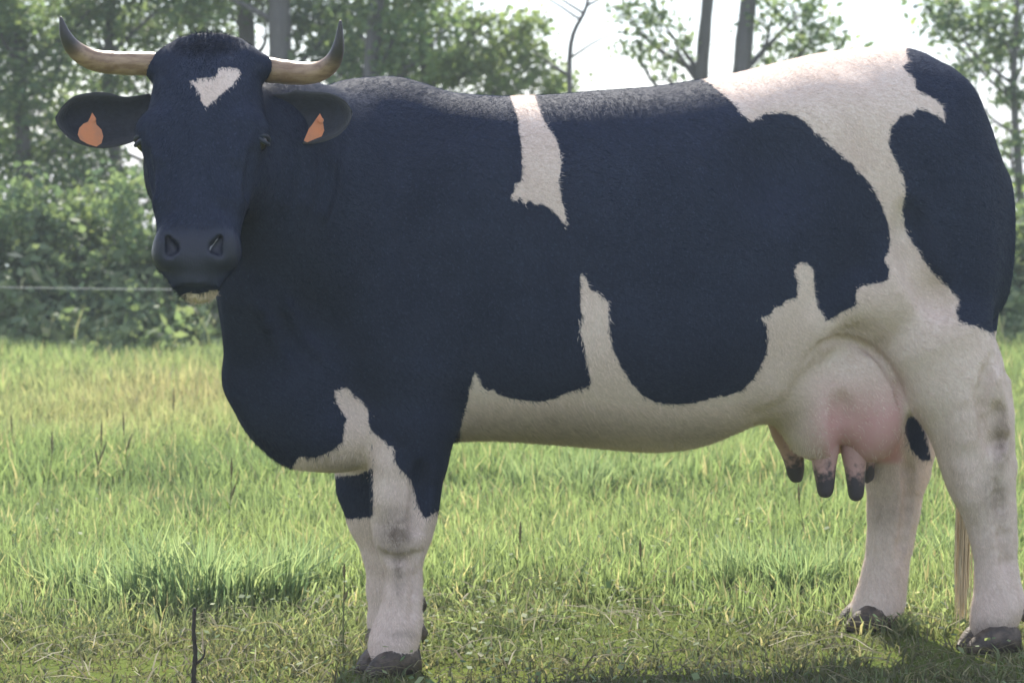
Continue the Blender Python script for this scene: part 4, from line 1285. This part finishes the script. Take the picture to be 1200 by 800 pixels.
def foot(u, v, lat, yaw_deg, dew=True):
    c = L(u, v, lat); c[2] = 0.0
    a = rad(yaw_deg)
    fwd = np.array([math.cos(a), math.sin(a), 0]); side = np.array([-math.sin(a), math.cos(a), 0])
    for s in (1, -1):
        V, Fc = claw(c + side * s * 0.032 + fwd * 0.004 + np.array([0, 0, 0.002]), fwd, side * s, 0.148, 0.062, 0.075, 1.0)
        mesh_obj("hoof", W(V), Fc, m_hoof, cow)
        d = c - fwd * 0.058 + side * s * 0.030 + np.array([0, 0, 0.105])
        V, Fc = tube([W(d + fwd * 0.02 + np.array([0, 0, 0.015])), W(d), W(d - fwd * 0.014 - np.array([0, 0, 0.020])), W(d - fwd * 0.016 - np.array([0, 0, 0.034]))], [0.014, 0.017, 0.014, 0.004], 10)
        mesh_obj("dewclaw", V, Fc, m_hoof, cow)
foot(459, 780, 0.182, 30)
foot(464, 756, -0.145, 45)
foot(1163, 758, 0.18, 12)
foot(1019, 742, -0.135, 14)

# ---- tail hanging behind the far side of the near hind leg
tl = [(1075, 88, 0.0, 20), (1108, 98, 0.0, 20), (1138, 134, 0.0, 16), (1158, 180, 0.0, 12), (1166, 250, 0.0, 10.5), (1165, 330, -0.01, 9.5), (1154, 430, -0.02, 8.5), (1144, 520, -0.03, 8), (1131, 590, -0.03, 8)]
q_ = spline(tl, 48)
P = np.array([L(u, v, lat) for u, v, lat, r in q_]); R = np.array([r * pxm(u, v, lat) for u, v, lat, r in q_])
V, Fc = tube(W(P), R, 14)
uu, vv_ = project(V + COW_O)
tail = mesh_obj("tail", V, Fc, MAT_COAT, cow, attrs={"coat": vv_ - 388.0, "dirt_shade": np.zeros(len(V)), "nose": np.zeros(len(V)), "pink": np.zeros(len(V))})
# switch: a bundle of hair strands
m_sw, nt, b = new_mat("switch_hair")
b.inputs["Base Color"].default_value = (0.66, 0.54, 0.36, 1); b.inputs["Roughness"].default_value = 0.55; b.inputs["Sheen Weight"].default_value = 0.3
sv, sf = [], []
rs = np.random.default_rng(5)
for i in range(260):
    a0 = P[-1] + rs.normal(0, 0.008, 3) + np.array([0, 0, rs.uniform(-0.02, 0.10)])
    ln = rs.uniform(0.22, 0.34)
    d = np.array([rs.normal(0.03, 0.03), rs.normal(0, 0.03), -1.0])
    wd = 0.0028
    side = np.array([math.cos(i), math.sin(i), 0])
    n0 = len(sv)
    for k, t in enumerate((0, 0.35, 0.7, 1.0)):
        p = a0 + d * ln * t * np.array([1 + 0.3 * math.sin(t * 4 + i), 1, 1]) - np.array([d[0], d[1], 0]) * ln * t * t * 0.6
        sv += [p - side * wd * (1 - 0.8 * t), p + side * wd * (1 - 0.8 * t)]
    sf += [[n0 + 2 * k, n0 + 2 * k + 1, n0 + 2 * k + 3, n0 + 2 * k + 2] for k in range(3)]
mesh_obj("tail_switch", W(np.array(sv)), sf, m_sw, tail)

# ---- short hair lying over the hide
def hide_hair(n_total):
    r = np.random.default_rng(77)
    Vw = W(body_v)
    A, B, Cc, D = (Vw[body_q[:, k]] for k in range(4))
    nrm = np.cross(Cc - A, D - B); ar = np.linalg.norm(nrm, axis=1); nrm /= ar[:, None] + 1e-12
    view = (C0 - COW_O) - (A + Cc) / 2; view /= np.linalg.norm(view, axis=1)[:, None]
    facing = np.sum(nrm * view, 1)
    keep = np.mean(nose[body_q], 1) < 0.3
    wgt = ar * np.where(facing > -0.25, 1.0, 0.12) * keep * (1 - 0.95 * np.mean(pink[body_q], 1))
    f = r.choice(len(ar), n_total, p=wgt / wgt.sum())
    s1, s2 = r.random(n_total)[:, None], r.random(n_total)[:, None]
    P = (A[f] * (1 - s1) + B[f] * s1) * (1 - s2) + (D[f] * (1 - s1) + Cc[f] * s1) * s2
    N = nrm[f]
    loc = body_v[body_q[f, 0]]
    hh = hc_[body_q[f, 0]]
    is_head = (np.linalg.norm(hh - np.array([0.25, 0, -0.05]), axis=1) < 0.36) & (hh[:, 2] > -0.2)
    leg = loc[:, 2] < 0.55
    flow = np.tile(-AX_F * 0.75 + np.array([0, 0, -0.65]), (n_total, 1))
    flow[leg] = np.array([0, 0, -1.0]) - AX_F * 0.15
    hf = h_t @ FR + ((np.sign(hh[:, 1]) * np.clip((hh[:, 0] - 0.09) / 0.06, 0, 1))[:, None] * (h_w @ FR)[None, :]) * 0.45
    flow[is_head] = hf[is_head]
    x, z = loc[:, 0], loc[:, 2]
    sw = (fbm(x + 3, z, 5.0, 91) - 0.5) * 1.6
    flow = flow + sw[:, None] * np.cross(N, flow) + r.normal(0, 0.28, (n_total, 3))
    flow -= N * np.sum(flow * N, 1)[:, None]
    flow /= np.linalg.norm(flow, axis=1)[:, None] + 1e-9
    ln = r.uniform(0.008, 0.017, n_total)
    lift = np.abs(r.normal(0.16, 0.10, n_total))
    poll = np.clip(1.2 - np.linalg.norm((hh - np.array([-0.015, 0, -0.01])) / np.array([0.045, 0.075, 0.07]), axis=1), 0, 1)
    ln = ln * (1 + 2.4 * poll); lift = lift + 0.5 * poll
    belly = (N[:, 2] < -0.6) & (loc[:, 2] > 0.5)
    ln[belly] *= 1.3; lift[belly] += 0.2
    side = np.cross(flow, N) * (r.uniform(0.0005, 0.0009, n_total) * (1 + 0.4 * poll))[:, None]
    tipp = P + flow * (ln * np.cos(lift))[:, None] + N * (ln * np.sin(lift))[:, None]
    V = np.stack([P - side - N * 0.0006, P + side - N * 0.0006, tipp], 1).reshape(-1, 3)
    T = np.arange(3 * n_total).reshape(-1, 3)
    cs = coat[body_q[f, 0]] + r.normal(0, 0.8, n_total) + 4 * (fbm(x * 1.0 + loc[:, 1], z, 14.0, 31) - 0.5)
    dk = np.array([0.027, 0.036, 0.062]) * r.uniform(0.78, 1.3, n_total)[:, None]  # black hair with the same painted-in blue cast as the hide
    lt = np.array([0.80, 0.68, 0.605]) * r.uniform(0.78, 1.18, n_total)[:, None]
    dd = np.clip(dirt_shade[body_q[f, 0]] * r.uniform(0.2, 1.3, n_total), 0, 0.9)
    lt = lerp(lt, np.array([0.20, 0.155, 0.125]), dd)
    tint = np.where((cs < 0)[:, None], dk, lt)
    return V, T, np.repeat(tint, 3, axis=0)
m_hair, nt, b = new_mat("short_hair")
nt.links.new(attr_node(nt, "tint").outputs["Color"], b.inputs["Base Color"])
b.inputs["Roughness"].default_value = 0.75; b.inputs["Specular IOR Level"].default_value = 0.0
ht = nt.nodes.new("ShaderNodeBsdfTranslucent"); hm = nt.nodes.new("ShaderNodeMixShader"); hm.inputs[0].default_value = 0.2
nt.links.new(nt.nodes["Attribute"].outputs["Color"], ht.inputs["Color"])
nt.links.new(b.outputs[0], hm.inputs[1]); nt.links.new(ht.outputs[0], hm.inputs[2]); nt.links.new(hm.outputs[0], nt.nodes["Material Output"].inputs[0])
V, T, C = hide_hair(340000)
tag(mesh_obj("hair", V, T, m_hair, cow, smooth=False, attrs={"tint": C}), kind="stuff")
